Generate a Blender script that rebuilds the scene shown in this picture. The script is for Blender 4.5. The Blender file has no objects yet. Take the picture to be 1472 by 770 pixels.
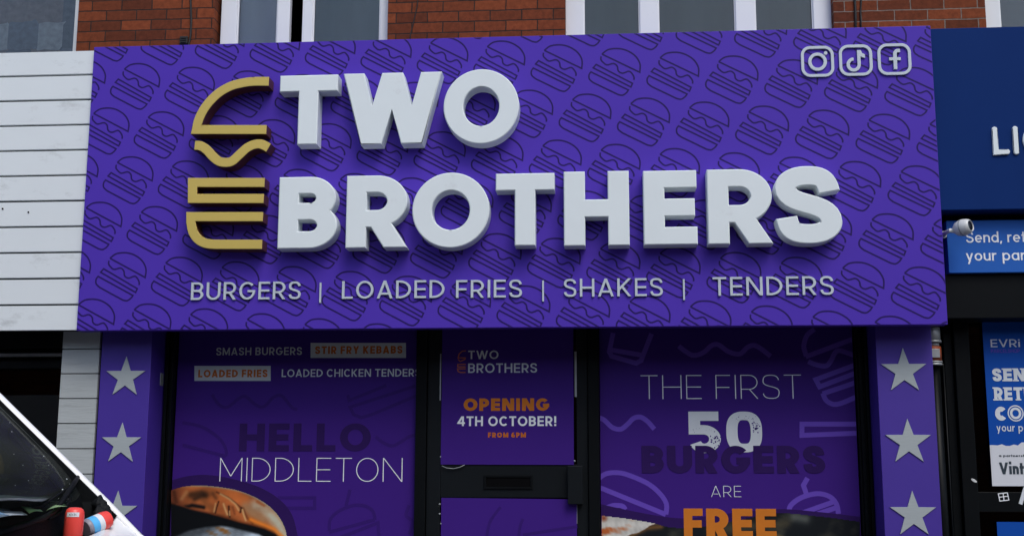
import bpy, bmesh, math, random
from math import sin, cos, pi, radians, hypot
from mathutils import Vector, Matrix
from mathutils.geometry import delaunay_2d_cdt

S = bpy.context.scene
COL = S.collection
random.seed(7)

# ------------------------------------------------------------------ camera
CF, CP, CYAW, CROLL = 1749.3, 0.169659, -0.078247, 0.002208     # focal length in px of a 1472 px frame
CPOS = Vector((0.70559, -7.99363, 1.37652))
_fw = Vector((sin(CYAW)*cos(CP), cos(CYAW)*cos(CP), sin(CP)))
_r0 = Vector((cos(CYAW), -sin(CYAW), 0)); _u0 = _r0.cross(_fw)
CR = _r0*cos(CROLL) + _u0*sin(CROLL); CU = -_r0*sin(CROLL) + _u0*cos(CROLL)
cam = bpy.data.cameras.new('camera'); camo = bpy.data.objects.new('camera', cam); COL.objects.link(camo)
cam.lens = CF/1472*36.0; cam.sensor_width = 36; cam.clip_start = .05; cam.clip_end = 1500
m = Matrix((CR, CU, -_fw)).transposed().to_4x4(); m.translation = CPOS
camo.matrix_world = m
S.camera = camo

# ------------------------------------------------------------------ sky, sun, exposure
SUN_EL, SUN_AZ = radians(52), radians(152)       # azimuth: 0 = +Y, clockwise seen from above
w = bpy.data.worlds.new('World'); S.world = w; w.use_nodes = True
nt = w.node_tree; bg = nt.nodes['Background']
sky = nt.nodes.new('ShaderNodeTexSky'); sky.sky_type = 'NISHITA'; sky.sun_disc = False
sky.sun_elevation = SUN_EL; sky.sun_rotation = SUN_AZ; sky.dust_density = 2.0; sky.air_density = 1.0; sky.ozone_density = 0.5
nt.links.new(sky.outputs[0], bg.inputs[0]); bg.inputs[1].default_value = 0.12
sl = bpy.data.lights.new('sun', 'SUN'); sl.energy = 0.9; sl.angle = radians(28); sl.color = (1, .99, .94)
so = bpy.data.objects.new('sun', sl); COL.objects.link(so); so.location = (4, -10, 14)
sd = Vector((sin(SUN_AZ)*cos(SUN_EL), cos(SUN_AZ)*cos(SUN_EL), sin(SUN_EL)))
so.rotation_euler = sd.to_track_quat('Z', 'Y').to_euler()
S.view_settings.view_transform = 'Standard'; S.view_settings.look = 'None'
S.view_settings.exposure = 0.68; S.view_settings.gamma = 1
S.view_settings.use_curve_mapping = False

# ------------------------------------------------------------------ pixel -> real point on a known plane of the street front
def ray(px, py): return _fw + CR*((px-736)/CF) - CU*((py-385)/CF)
def at(px, py, Y):
    d = ray(px, py); return CPOS + d*((Y-CPOS.y)/d.y)
def atz(px, py, z):
    d = ray(px, py); return CPOS + d*((z-CPOS.z)/d.z)
def at2(px, py, Y):
    p = at(px, py, Y); return (p.x, p.z)
def pl(pts, Y): return [at2(a, b, Y) for a, b in pts]

# ------------------------------------------------------------------ materials
def lin(c): return tuple(((v/255/12.92) if v/255 <= .04045 else ((v/255+.055)/1.055)**2.4) for v in c)
def newmat(name):
    m = bpy.data.materials.new(name); m.use_nodes = True
    return m, m.node_tree, m.node_tree.nodes['Principled BSDF']
def pmat(name, col, rough=.5, var=.12, scale=6, bump=0, bscale=60, metal=0, spec=.5, stretch=(1, 1, 1), dirt=None):
    """procedural paint / plastic: base colour broken up by two noises, optional dirt patches and bump"""
    m, t, b = newmat(name); N = t.nodes.new; L = t.links.new
    tc = N('ShaderNodeTexCoord'); mp = N('ShaderNodeMapping'); mp.inputs['Scale'].default_value = stretch
    L(tc.outputs['Object'], mp.inputs[0])
    nz = N('ShaderNodeTexNoise'); nz.inputs['Scale'].default_value = scale; nz.inputs['Detail'].default_value = 6
    L(mp.outputs[0], nz.inputs['Vector'])
    mx = N('ShaderNodeMix'); mx.data_type = 'RGBA'
    mx.inputs[6].default_value = (*[c*(1-var) for c in col], 1); mx.inputs[7].default_value = (*[min(1, c*(1+var)) for c in col], 1)
    L(nz.outputs[0], mx.inputs[0]); out = mx.outputs[2]
    if dirt:
        dc, dscale, lo, hi = dirt
        n2 = N('ShaderNodeTexNoise'); n2.inputs['Scale'].default_value = dscale; n2.inputs['Detail'].default_value = 8; n2.inputs['Roughness'].default_value = .7
        L(mp.outputs[0], n2.inputs['Vector'])
        mr = N('ShaderNodeMapRange'); mr.inputs[1].default_value = lo; mr.inputs[2].default_value = hi; L(n2.outputs[0], mr.inputs[0])
        m2 = N('ShaderNodeMix'); m2.data_type = 'RGBA'; L(mr.outputs[0], m2.inputs[0]); L(out, m2.inputs[6]); m2.inputs[7].default_value = (*dc, 1)
        out = m2.outputs[2]
    L(out, b.inputs['Base Color'])
    b.inputs['Roughness'].default_value = rough; b.inputs['Metallic'].default_value = metal; b.inputs['Specular IOR Level'].default_value = spec
    if bump:
        n3 = N('ShaderNodeTexNoise'); n3.inputs['Scale'].default_value = bscale; n3.inputs['Detail'].default_value = 5
        L(mp.outputs[0], n3.inputs['Vector'])
        bp = N('ShaderNodeBump'); bp.inputs['Strength'].default_value = bump; bp.inputs['Distance'].default_value = .01
        L(n3.outputs[0], bp.inputs['Height']); L(bp.outputs[0], b.inputs['Normal'])
    return m
def glassmat(name, tint=(.8, .85, .85), ior=1.5, rough=.01, refl=1.0, dust_haze=0):
    m, t, b = newmat(name); N = t.nodes.new; L = t.links.new
    t.nodes.remove(b)
    tr = N('ShaderNodeBsdfTransparent'); tr.inputs[0].default_value = (*tint, 1)
    gl = N('ShaderNodeBsdfGlossy'); gl.inputs['Roughness'].default_value = rough
    fr = N('ShaderNodeFresnel'); fr.inputs[0].default_value = ior
    nz = N('ShaderNodeTexNoise'); nz.inputs['Scale'].default_value = 1.3
    bp = N('ShaderNodeBump'); bp.inputs['Strength'].default_value = .03; L(nz.outputs[0], bp.inputs['Height']); L(bp.outputs[0], gl.inputs['Normal'])
    mx = N('ShaderNodeMixShader'); k_ = N('ShaderNodeMath'); k_.operation = 'MULTIPLY'; k_.inputs[1].default_value = refl; L(fr.outputs[0], k_.inputs[0]); L(k_.outputs[0], mx.inputs[0]); L(tr.outputs[0], mx.inputs[1]); L(gl.outputs[0], mx.inputs[2])
    if dust_haze:  # grey haze painted into the glass as a patchy dust film
        df = N('ShaderNodeBsdfDiffuse'); df.inputs[0].default_value = (.5, .55, .52, 1); n5 = N('ShaderNodeTexNoise'); n5.inputs['Scale'].default_value = 3; n5.inputs['Detail'].default_value = 5
        mr = N('ShaderNodeMapRange'); mr.inputs[1].default_value = .3; mr.inputs[2].default_value = .7; mr.inputs[3].default_value = dust_haze*.4; mr.inputs[4].default_value = dust_haze*1.6; L(n5.outputs[0], mr.inputs[0])
        m2 = N('ShaderNodeMixShader'); L(mr.outputs[0], m2.inputs[0]); L(mx.outputs[0], m2.inputs[1]); L(df.outputs[0], m2.inputs[2]); mx = m2
    L(mx.outputs[0], t.nodes['Material Output'].inputs[0])
    return m
def brickmat():
    m, t, b = newmat('red brick'); N = t.nodes.new; L = t.links.new
    tc = N('ShaderNodeTexCoord'); sp = N('ShaderNodeSeparateXYZ'); L(tc.outputs['Object'], sp.inputs[0])
    ad = N('ShaderNodeMath'); ad.operation = 'ADD'; L(sp.outputs[0], ad.inputs[0]); L(sp.outputs[1], ad.inputs[1])
    cb = N('ShaderNodeCombineXYZ'); L(ad.outputs[0], cb.inputs[0]); L(sp.outputs[2], cb.inputs[1])
    wob = N('ShaderNodeTexNoise'); wob.inputs['Scale'].default_value = 9; L(cb.outputs[0], wob.inputs['Vector'])
    ws = N('ShaderNodeVectorMath'); ws.operation = 'MULTIPLY_ADD'; L(wob.outputs['Color'], ws.inputs[0]); ws.inputs[1].default_value = (.012, .012, 0); L(cb.outputs[0], ws.inputs[2])
    br = N('ShaderNodeTexBrick'); L(ws.outputs[0], br.inputs['Vector'])
    br.inputs['Scale'].default_value = 1; br.inputs['Brick Width'].default_value = .232; br.inputs['Row Height'].default_value = .0805
    br.inputs['Mortar Size'].default_value = .0045; br.inputs['Mortar Smooth'].default_value = .3; br.inputs['Bias'].default_value = 0
    br.inputs['Color1'].default_value = (.23, .056, .020, 1); br.inputs['Color2'].default_value = (.11, .029, .013, 1)
    br.inputs['Mortar'].default_value = (.07, .055, .045, 1)
    nz = N('ShaderNodeTexNoise'); nz.inputs['Scale'].default_value = 25; nz.inputs['Detail'].default_value = 8; nz.inputs['Roughness'].default_value = .7; L(tc.outputs['Object'], nz.inputs['Vector'])
    mr = N('ShaderNodeMapRange'); mr.inputs[1].default_value = .3; mr.inputs[2].default_value = .75; mr.inputs[3].default_value = .62; mr.inputs[4].default_value = 1.25; L(nz.outputs[0], mr.inputs[0])
    # pale mortar smears in patches
    n2 = N('ShaderNodeTexNoise'); n2.inputs['Scale'].default_value = 6; n2.inputs['Detail'].default_value = 4; L(tc.outputs['Object'], n2.inputs['Vector'])
    n4 = N('ShaderNodeMath'); n4.operation = 'MULTIPLY_ADD'; L(n2.outputs[0], n4.inputs[0]); n4.inputs[1].default_value = 3.0; L(sp.outputs[0], n4.inputs[2])
    m3 = N('ShaderNodeMapRange'); m3.inputs[1].default_value = 2.6; m3.inputs[2].default_value = 3.6; L(n4.outputs[0], m3.inputs[0])
    mo = N('ShaderNodeMix'); mo.data_type = 'RGBA'; mo.inputs[6].default_value = (.035, .026, .022, 1); mo.inputs[7].default_value = (.22, .18, .15, 1); L(m3.outputs[0], mo.inputs[0]); L(mo.outputs[2], br.inputs['Mortar'])
    mu = N('ShaderNodeMix'); mu.data_type = 'RGBA'; mu.blend_type = 'MULTIPLY'; mu.inputs[0].default_value = 1; L(br.outputs['Color'], mu.inputs[6]); L(mr.outputs[0], mu.inputs[7])
    L(mu.outputs[2], b.inputs['Base Color']); b.inputs['Roughness'].default_value = .9; b.inputs['Specular IOR Level'].default_value = .2
    iv = N('ShaderNodeMath'); iv.operation = 'SUBTRACT'; iv.inputs[0].default_value = 1; L(br.outputs['Fac'], iv.inputs[1])
    mn = N('ShaderNodeMath'); mn.operation = 'MULTIPLY_ADD'; L(nz.outputs[0], mn.inputs[0]); mn.inputs[1].default_value = .25; L(iv.outputs[0], mn.inputs[2])
    bp = N('ShaderNodeBump'); bp.inputs['Strength'].default_value = .8; bp.inputs['Distance'].default_value = .008; L(mn.outputs[0], bp.inputs['Height']); L(bp.outputs[0], b.inputs['Normal'])
    return m
M = {}
M['brick'] = brickmat()
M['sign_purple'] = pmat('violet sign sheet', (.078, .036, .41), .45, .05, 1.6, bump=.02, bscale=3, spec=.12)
M['sign_line'] = pmat('dark violet print', (.021, .009, .108), .5, .1, spec=.15)
M['white_letter'] = pmat('white acrylic', (.73, .79, .80), .4, .035, 5, dirt=((.55, .56, .57), 3, .62, .85))
M['gold'] = pmat('gold acrylic', (.55, .415, .095), .4, .06, 4)
M['gold_side'] = pmat('brown return edge', (.10, .032, .012), .4, .2, 5)
M['tag'] = pmat('silver white lettering', (.52, .58, .63), .4, .05)
M['star'] = pmat('brushed grey aluminium', (.36, .40, .41), .5, .1, 14, stretch=(1, 1, 12))
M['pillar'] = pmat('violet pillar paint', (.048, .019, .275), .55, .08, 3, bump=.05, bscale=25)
M['boards'] = pmat('white painted timber', (.70, .745, .76), .55, .03, 3, bump=.04, bscale=20, stretch=(.8, 1, 1.6), dirt=((.34, .35, .35), 3.4, .57, .86))
M['boards2'] = pmat('weathered grey timber', (.40, .43, .43), .6, .12, 3, bump=.15, bscale=20, stretch=(.5, 1, 5), dirt=((.22, .23, .23), 3.2, .52, .8))
M['gap'] = pmat('black gap', (.003, .003, .0035), .9, .2, spec=.05)
M['frame'] = pmat('black powder coated frame', (.0035, .0045, .0055), .4, .25, 5, spec=.12)
M['frame2'] = pmat('charcoal metal', (.006, .008, .010), .4, .2, 5, spec=.18)
M['upvc'] = pmat('white window plastic', (.74, .76, .77), .35, .05, 4, dirt=((.5, .51, .5), 4, .62, .9))
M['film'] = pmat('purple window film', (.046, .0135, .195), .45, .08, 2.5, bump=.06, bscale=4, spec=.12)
M['film_dark'] = pmat('dark purple print', (.026, .0085, .088), .45, .1, spec=.12)
M['film_faint'] = pmat('faint purple print', (.034, .0105, .145), .45, .1, spec=.12)
M['film_light'] = pmat('light violet print', (.125, .062, .44), .45, .06, spec=.15)
M['print_white'] = pmat('white print', (.62, .66, .70), .5, .1, 8)
M['print_thin'] = pmat('bright white print', (.82, .84, .87), .5, .04)
M['print_grey'] = pmat('grey label print', (.52, .57, .58), .5, .1, 10)
M['print_orange'] = pmat('orange print', (.58, .175, .020), .5, .1, 14, spec=.15)
M['print_brown'] = pmat('worn orange print', (.52, .135, .018), .5, .3, 40, spec=.15)
M['glass'] = glassmat('window glass', (.93, .95, .95))
M['glass_dark'] = glassmat('tinted glass', (.25, .27, .27))
M['glass_screen'] = glassmat('windscreen glass', (.5, .58, .55), 1.3, .02, .26, .035)
M['navy'] = pmat('navy sign sheet', (.005, .027, .135), .6, .12, 2, spec=.05)
M['sky_blue'] = pmat('blue sign sheet', (.020, .115, .45), .5, .05, 2, spec=.15)
M['poster_blue'] = pmat('blue poster print', (.005, .068, .36), .5, .05, 2, spec=.12)
M['poster_white'] = pmat('white poster print', (.62, .64, .68), .5, .05, 5)
M['ink'] = pmat('dark ink', (.02, .035, .05), .5, .1)
M['asphalt'] = pmat('asphalt', (.05, .05, .052), .9, .3, 3, bump=.4, bscale=150)
M['paving'] = pmat('grey paving', (.10, .098, .095), .9, .2, 2, bump=.2, bscale=80)
M['kerb'] = pmat('kerb stone', (.26, .25, .24), .9, .2, 5, bump=.2, bscale=60)
M['plaster'] = pmat('dark interior plaster', (.05, .05, .05), .9, .1)
M['roof'] = pmat('slate', (.06, .06, .065), .8, .25, 10)
M['cable'] = pmat('black cable', (.008, .008, .008), .6, .2)
M['cam_white'] = pmat('white camera housing', (.62, .63, .62), .35, .05)
M['lens'] = pmat('black lens', (.01, .01, .012), .1, .1)
M['steel'] = pmat('galvanised steel', (.32, .34, .35), .45, .25, 12, metal=.4)
M['orange_band'] = pmat('orange band', (.25, .05, .014), .5, .3, 18)
M['van_white'] = pmat('white vehicle paint', (.80, .81, .82), .18, .015, 3, dirt=((.6, .6, .58), 7, .66, .85))
M['rubber'] = pmat('black rubber', (.004, .005, .006), .6, .3, 12, spec=.15, bump=.2, bscale=90)
M['trim'] = pmat('black plastic trim', (.007, .008, .009), .6, .3, 20, spec=.15, bump=.25, bscale=120)
M['cabin'] = pmat('dark cabin fabric', (.014, .016, .018), .9, .3, 5, spec=.1)
M['tyre'] = pmat('tyre rubber', (.015, .015, .015), .85, .2, 20)
M['red'] = pmat('red gloss', (.86, .075, .06), .32, .05)
M['can_blue'] = pmat('light blue print', (.10, .47, .86), .35, .05)
M['can_white'] = pmat('white can print', (.75, .77, .8), .35, .05)
M['can_grey'] = pmat('grey can base', (.26, .25, .30), .4, .1)
M['paper_green'] = pmat('pale green paper', (.42, .62, .33), .8, .1)
M['paper_white'] = pmat('white paper', (.62, .68, .72), .7, .2, 9)
M['paper_blue'] = pmat('pale blue paper', (.30, .50, .68), .7, .25, 30)
M['crumpled'] = pmat('pale reflection streak', (.30, .33, .36), .35, .9, 22, bump=.5, bscale=30)  # streaky tone imitates a pale reflection in the windscreen
M['headlamp'] = pmat('clear lamp plastic', (.6, .62, .63), .08, .1)
def curtain(name, c1, c2, scale):
    m, t, b = newmat(name); N = t.nodes.new; L = t.links.new
    tc = N('ShaderNodeTexCoord'); wv = N('ShaderNodeTexWave'); wv.inputs['Scale'].default_value = scale; wv.inputs['Distortion'].default_value = 2.5
    L(tc.outputs['Object'], wv.inputs['Vector'])
    mx = N('ShaderNodeMix'); mx.data_type = 'RGBA'; mx.inputs[6].default_value = (*c1, 1); mx.inputs[7].default_value = (*c2, 1); L(wv.outputs[1], mx.inputs[0])
    L(mx.outputs[2], b.inputs['Base Color']); b.inputs['Roughness'].default_value = .9
    return m
M['net'] = curtain('net curtain', (.36, .39, .50), (.42, .46, .56), 1.2)
M['blind'] = curtain('grey green blind', (.05, .085, .09), (.07, .11, .115), .8)
M['blind2'] = curtain('pale blue blind', (.12, .17, .20), (.16, .21, .24), .7)
def patchwork():
    m, t, b = newmat('patchwork curtain'); N = t.nodes.new; L = t.links.new
    tc = N('ShaderNodeTexCoord'); sp = N('ShaderNodeSeparateXYZ'); L(tc.outputs['Object'], sp.inputs[0])
    cb = N('ShaderNodeCombineXYZ'); L(sp.outputs[0], cb.inputs[0]); L(sp.outputs[2], cb.inputs[1])
    vo = N('ShaderNodeTexVoronoi'); vo.distance = 'CHEBYCHEV'; vo.inputs['Scale'].default_value = 4.5; vo.inputs['Randomness'].default_value = .25; L(cb.outputs[0], vo.inputs['Vector'])
    rp = N('ShaderNodeValToRGB'); L(vo.outputs['Color'], rp.inputs[0]); rp.color_ramp.interpolation = 'CONSTANT'
    for i, (p, c) in enumerate([(0, (.10, .115, .15)), (.3, (.22, .18, .18)), (.5, (.40, .42, .45)), (.7, (.15, .17, .22))]):
        e = rp.color_ramp.elements[i] if i < 2 else rp.color_ramp.elements.new(p)
        e.position = p; e.color = (*c, 1)
    nz = N('ShaderNodeTexNoise'); nz.inputs['Scale'].default_value = 22; L(cb.outputs[0], nz.inputs['Vector'])
    mu = N('ShaderNodeMix'); mu.data_type = 'RGBA'; mu.blend_type = 'OVERLAY'; mu.inputs[0].default_value = .5; L(rp.outputs[0], mu.inputs[6]); L(nz.outputs[0], mu.inputs[7])
    L(mu.outputs[2], b.inputs['Base Color']); b.inputs['Roughness'].default_value = .9
    return m
M['patch'] = patchwork()
def foodmat(name, ramp, scale, dist, bumps=0):
    m, t, b = newmat(name); N = t.nodes.new; L = t.links.new
    tc = N('ShaderNodeTexCoord'); mp = N('ShaderNodeMapping'); mp.inputs['Scale'].default_value = (1, 1, 1.8); mp.inputs['Rotation'].default_value = (0, radians(-25), 0)
    L(tc.outputs['Object'], mp.inputs[0])
    nz = N('ShaderNodeTexNoise'); nz.inputs['Scale'].default_value = scale; nz.inputs['Detail'].default_value = 4; nz.inputs['Distortion'].default_value = dist; L(mp.outputs[0], nz.inputs['Vector'])
    rp = N('ShaderNodeValToRGB'); L(nz.outputs[0], rp.inputs[0])
    for i, (p, c) in enumerate(ramp):
        e = rp.color_ramp.elements[i] if i < 2 else rp.color_ramp.elements.new(p)
        e.position = p; e.color = (*c, 1)
    L(rp.outputs[0], b.inputs['Base Color']); b.inputs['Roughness'].default_value = .5
    return m
M['bun'] = foodmat('printed bun crust', [(.30, (.12, .038, .016)), (.45, (.21, .07, .024)), (.6, (.27, .098, .032)), (.78, (.31, .14, .05))], 3.2, .35)
M['bun_rim'] = foodmat('printed bun rim', [(.30, (.20, .14, .09)), (.5, (.28, .26, .21)), (.7, (.27, .13, .05))], 6, .8)
M['bun_pale'] = foodmat('printed crust highlight', [(.3, (.30, .21, .12)), (.5, (.34, .31, .25)), (.7, (.32, .19, .09))], 7, .6)
M['bun_brown'] = foodmat('printed brown crust', [(.3, (.09, .03, .014)), (.6, (.16, .055, .024))], 6, .5)
M['bun_burnt'] = foodmat('printed burnt crust', [(.3, (.05, .018, .009)), (.65, (.11, .036, .016))], 6, .5)
M['bun_black'] = foodmat('printed dark gap', [(.3, (.004, .005, .006)), (.7, (.010, .011, .013))], 6, .5)
M['bun_orange'] = foodmat('printed orange crust', [(.3, (.22, .065, .014)), (.7, (.34, .12, .03))], 6, .5)
M['sauce'] = foodmat('printed sauce and shadow', [(.36, (.02, .024, .028)), (.48, (.10, .115, .125)), (.6, (.24, .27, .29)), (.75, (.16, .10, .05))], 5, .4)
M['food_dark'] = foodmat('printed dark food picture', [(.38, (.010, .013, .016)), (.55, (.03, .035, .035)), (.68, (.09, .085, .07)), (.8, (.16, .10, .05))], 9, .8)
M['food_pale'] = foodmat('printed pale food picture', [(.3, (.40, .40, .40)), (.5, (.55, .55, .54)), (.62, (.45, .25, .14)), (.75, (.30, .12, .05))], 7, .8)

# ------------------------------------------------------------------ mesh helpers
def empty(name, loc=(0, 0, 0)):
    o = bpy.data.objects.new(name, None); o.location = loc; COL.objects.link(o); o.empty_display_size = .2
    return o
def tag(o, label=None, cat=None, group=None, kind=None):
    if label: o['label'] = label
    if cat: o['category'] = cat
    if group: o['group'] = group
    if kind: o['kind'] = kind
    return o
def thing(name, label, cat, loc=(0, 0, 0), group=None): return tag(empty(name, loc), label, cat, group)
def rootloc(p):
    v = Vector((0, 0, 0))
    while p is not None: v += p.location; p = p.parent
    return v
def obj(name, bm, mats, parent=None, smooth=False, origin=None):
    me = bpy.data.meshes.new(name)
    org = Vector(origin) if origin is not None else Vector((0, 0, 0))
    if parent is not None: off = rootloc(parent)
    else: off = org
    bmesh.ops.translate(bm, verts=bm.verts, vec=-off)
    bm.normal_update(); bm.to_mesh(me); bm.free()
    for mm in (mats if isinstance(mats, (list, tuple)) else [mats]): me.materials.append(mm)
    if smooth:
        for p in me.polygons: p.use_smooth = True
        me.set_sharp_from_angle(angle=radians(40))
    o = bpy.data.objects.new(name, me); COL.objects.link(o)
    if parent is not None: o.parent = parent
    else: o.location = org
    return o
def box(bm, x0, x1, y0, y1, z0, z1, bev=0, mi=0):
    b = bmesh.new(); bmesh.ops.create_cube(b, size=1)
    for v in b.verts: v.co = Vector(((x0+x1)/2+v.co.x*(x1-x0), (y0+y1)/2+v.co.y*(y1-y0), (z0+z1)/2+v.co.z*(z1-z0)))
    if bev: bmesh.ops.bevel(b, geom=b.edges[:], offset=bev, segments=2, affect='EDGES', profile=.6)
    join(bm, b, mi)
def join(bm, b, mi=0):
    vm = {}
    for v in b.verts: vm[v] = bm.verts.new(v.co)
    for f in b.faces:
        try:
            n = bm.faces.new([vm[v] for v in f.verts]); n.material_index = mi; n.smooth = f.smooth
        except ValueError: pass
    b.free()
def tube(bm, pts, r, seg=8, mi=0):
    pts = [Vector(p) for p in pts]; rings = []
    for i, p in enumerate(pts):
        d = (pts[min(i+1, len(pts)-1)]-pts[max(i-1, 0)]).normalized()
        a = Vector((0, 0, 1)) if abs(d.z) < .9 else Vector((1, 0, 0))
        x = d.cross(a).normalized(); y = d.cross(x)
        rr = r[i] if isinstance(r, (list, tuple)) else r
        rings.append([bm.verts.new(p+(x*cos(2*pi*k/seg)+y*sin(2*pi*k/seg))*rr) for k in range(seg)])
    for a, b in zip(rings, rings[1:]):
        for k in range(seg):
            f = bm.faces.new((a[k], a[(k+1) % seg], b[(k+1) % seg], b[k])); f.smooth = True; f.material_index = mi
    for rg in (rings[0][::-1], rings[-1]):
        f = bm.faces.new(rg); f.material_index = mi
def lathe(bm, prof, base, axis=(0, 0, 1), seg=24, mi=0):
    ax = Vector(axis).normalized(); a = Vector((0, 1, 0)) if abs(ax.y) < .9 else Vector((1, 0, 0))
    x = ax.cross(a).normalized(); y = ax.cross(x); base = Vector(base); rings = []
    for r, h in prof:
        rings.append([bm.verts.new(base+ax*h+(x*cos(2*pi*k/seg)+y*sin(2*pi*k/seg))*max(r, 1e-4)) for k in range(seg)])
    for p, q in zip(rings, rings[1:]):
        for k in range(seg):
            f = bm.faces.new((p[k], q[k], q[(k+1) % seg], p[(k+1) % seg])); f.smooth = True; f.material_index = mi
    bm.faces.new(rings[0]).material_index = mi; bm.faces.new(rings[-1][::-1]).material_index = mi

# ---- flat shapes in the XZ plane: ribbons, union, extrusion with a small chamfer
def ribbon(pts, h, closed=False):
    """quads of half-width h (hx for vertical, hy for horizontal if a pair) along a polyline, mitred joints"""
    P = []
    for p in pts:
        if not P or hypot(p[0]-P[-1][0], p[1]-P[-1][1]) > 1e-6: P.append(p)
    if closed and hypot(P[0][0]-P[-1][0], P[0][1]-P[-1][1]) < 1e-6: P.pop()
    n = len(P); L, R = [], []
    for i in range(n):
        a = P[i-1] if (closed or i > 0) else None; b = P[(i+1) % n] if (closed or i < n-1) else None; p = P[i]
        ds = []
        if a is not None: l = hypot(p[0]-a[0], p[1]-a[1]); ds.append(((p[0]-a[0])/l, (p[1]-a[1])/l))
        if b is not None: l = hypot(b[0]-p[0], b[1]-p[1]); ds.append(((b[0]-p[0])/l, (b[1]-p[1])/l))
        ns = [(-d[1], d[0]) for d in ds]
        if len(ns) == 1: nx, ny = ns[0]; k = 1
        else:
            nx, ny = ns[0][0]+ns[1][0], ns[0][1]+ns[1][1]; q = nx*nx+ny*ny
            if q < .3: nx, ny = ns[0]; k = 1
            else: k = 2/q
        L.append((p[0]+nx*k*h, p[1]+ny*k*h)); R.append((p[0]-nx*k*h, p[1]-ny*k*h))
    out = []
    for i in range(n if closed else n-1):
        j = (i+1) % n; out.append([R[i], R[j], L[j], L[i]])
    return out
def clipax(poly, ax, lim, keep_less):
    o = []; n = len(poly)
    ins = (lambda p: p[ax] <= lim+1e-9) if keep_less else (lambda p: p[ax] >= lim-1e-9)
    for i in range(n):
        a, b = poly[i], poly[(i+1) % n]
        if ins(a): o.append(a)
        if ins(a) != ins(b):
            t = (lim-a[ax])/(b[ax]-a[ax]); o.append((a[0]+(b[0]-a[0])*t, a[1]+(b[1]-a[1])*t))
    return o
def cliprect(polys, x0=None, x1=None, z0=None, z1=None):
    r = []
    for p in polys:
        for ax, l, k in ((0, x0, False), (0, x1, True), (1, z0, False), (1, z1, True)):
            if l is not None and len(p) > 2: p = clipax(p, ax, l, k)
        if len(p) > 2: r.append(p)
    return r
def area(p): return .5*sum(p[i][0]*p[(i+1) % len(p)][1]-p[(i+1) % len(p)][0]*p[i][1] for i in range(len(p)))
def union(polys, eps=1e-5):
    vs, fs = [], []
    for p in polys:
        if abs(area(p)) < 1e-9: continue
        if area(p) < 0: p = p[::-1]
        q = []
        for c in p:
            if not q or hypot(c[0]-q[-1][0], c[1]-q[-1][1]) > eps*2: q.append(c)
        if len(q) > 2 and hypot(q[0][0]-q[-1][0], q[0][1]-q[-1][1]) < eps*2: q.pop()
        if len(q) < 3: continue
        fs.append(list(range(len(vs), len(vs)+len(q)))); vs += [Vector(c) for c in q]
    segs = list({tuple(sorted((f[i], f[(i+1) % len(f)]))) for f in fs for i in range(len(f))})
    V, E, F, ov, oe, of = delaunay_2d_cdt(vs, segs, [], 0, eps)
    bbs = []
    for f in fs:
        xs_ = [vs[i].x for i in f]; ys_ = [vs[i].y for i in f]; bbs.append((min(xs_), max(xs_), min(ys_), max(ys_), [vs[i] for i in f]))
    def inside(x, y):
        for a, b, c, d, P in bbs:
            if a <= x <= b and c <= y <= d:
                k = False; n = len(P); j = n-1
                for i in range(n):
                    if (P[i].y > y) != (P[j].y > y) and x < (P[j].x-P[i].x)*(y-P[i].y)/(P[j].y-P[i].y)+P[i].x: k = not k
                    j = i
                if k: return True
        return False
    def thin(f):
        P = [V[i] for i in f]; l = max((P[i]-P[i-1]).length for i in range(len(P)))
        return abs(area(P)) < l*eps*30
    ins = [inside(sum(V[i].x for i in f)/len(f), sum(V[i].y for i in f)/len(f)) for f in F]
    ed = {}
    for n, f in enumerate(F):
        for i in range(len(f)): ed.setdefault(frozenset((f[i], f[i-1])), []).append(n)
    for _ in range(3):                                      # close hairline slivers inside the shape
        for n, f in enumerate(F):
            if not ins[n] and thin(f) and sum(any(ins[q] for q in ed[frozenset((f[i], f[i-1]))] if q != n) for i in range(len(f))) >= 2: ins[n] = True
    return V, [f for n, f in enumerate(F) if ins[n]]
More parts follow.
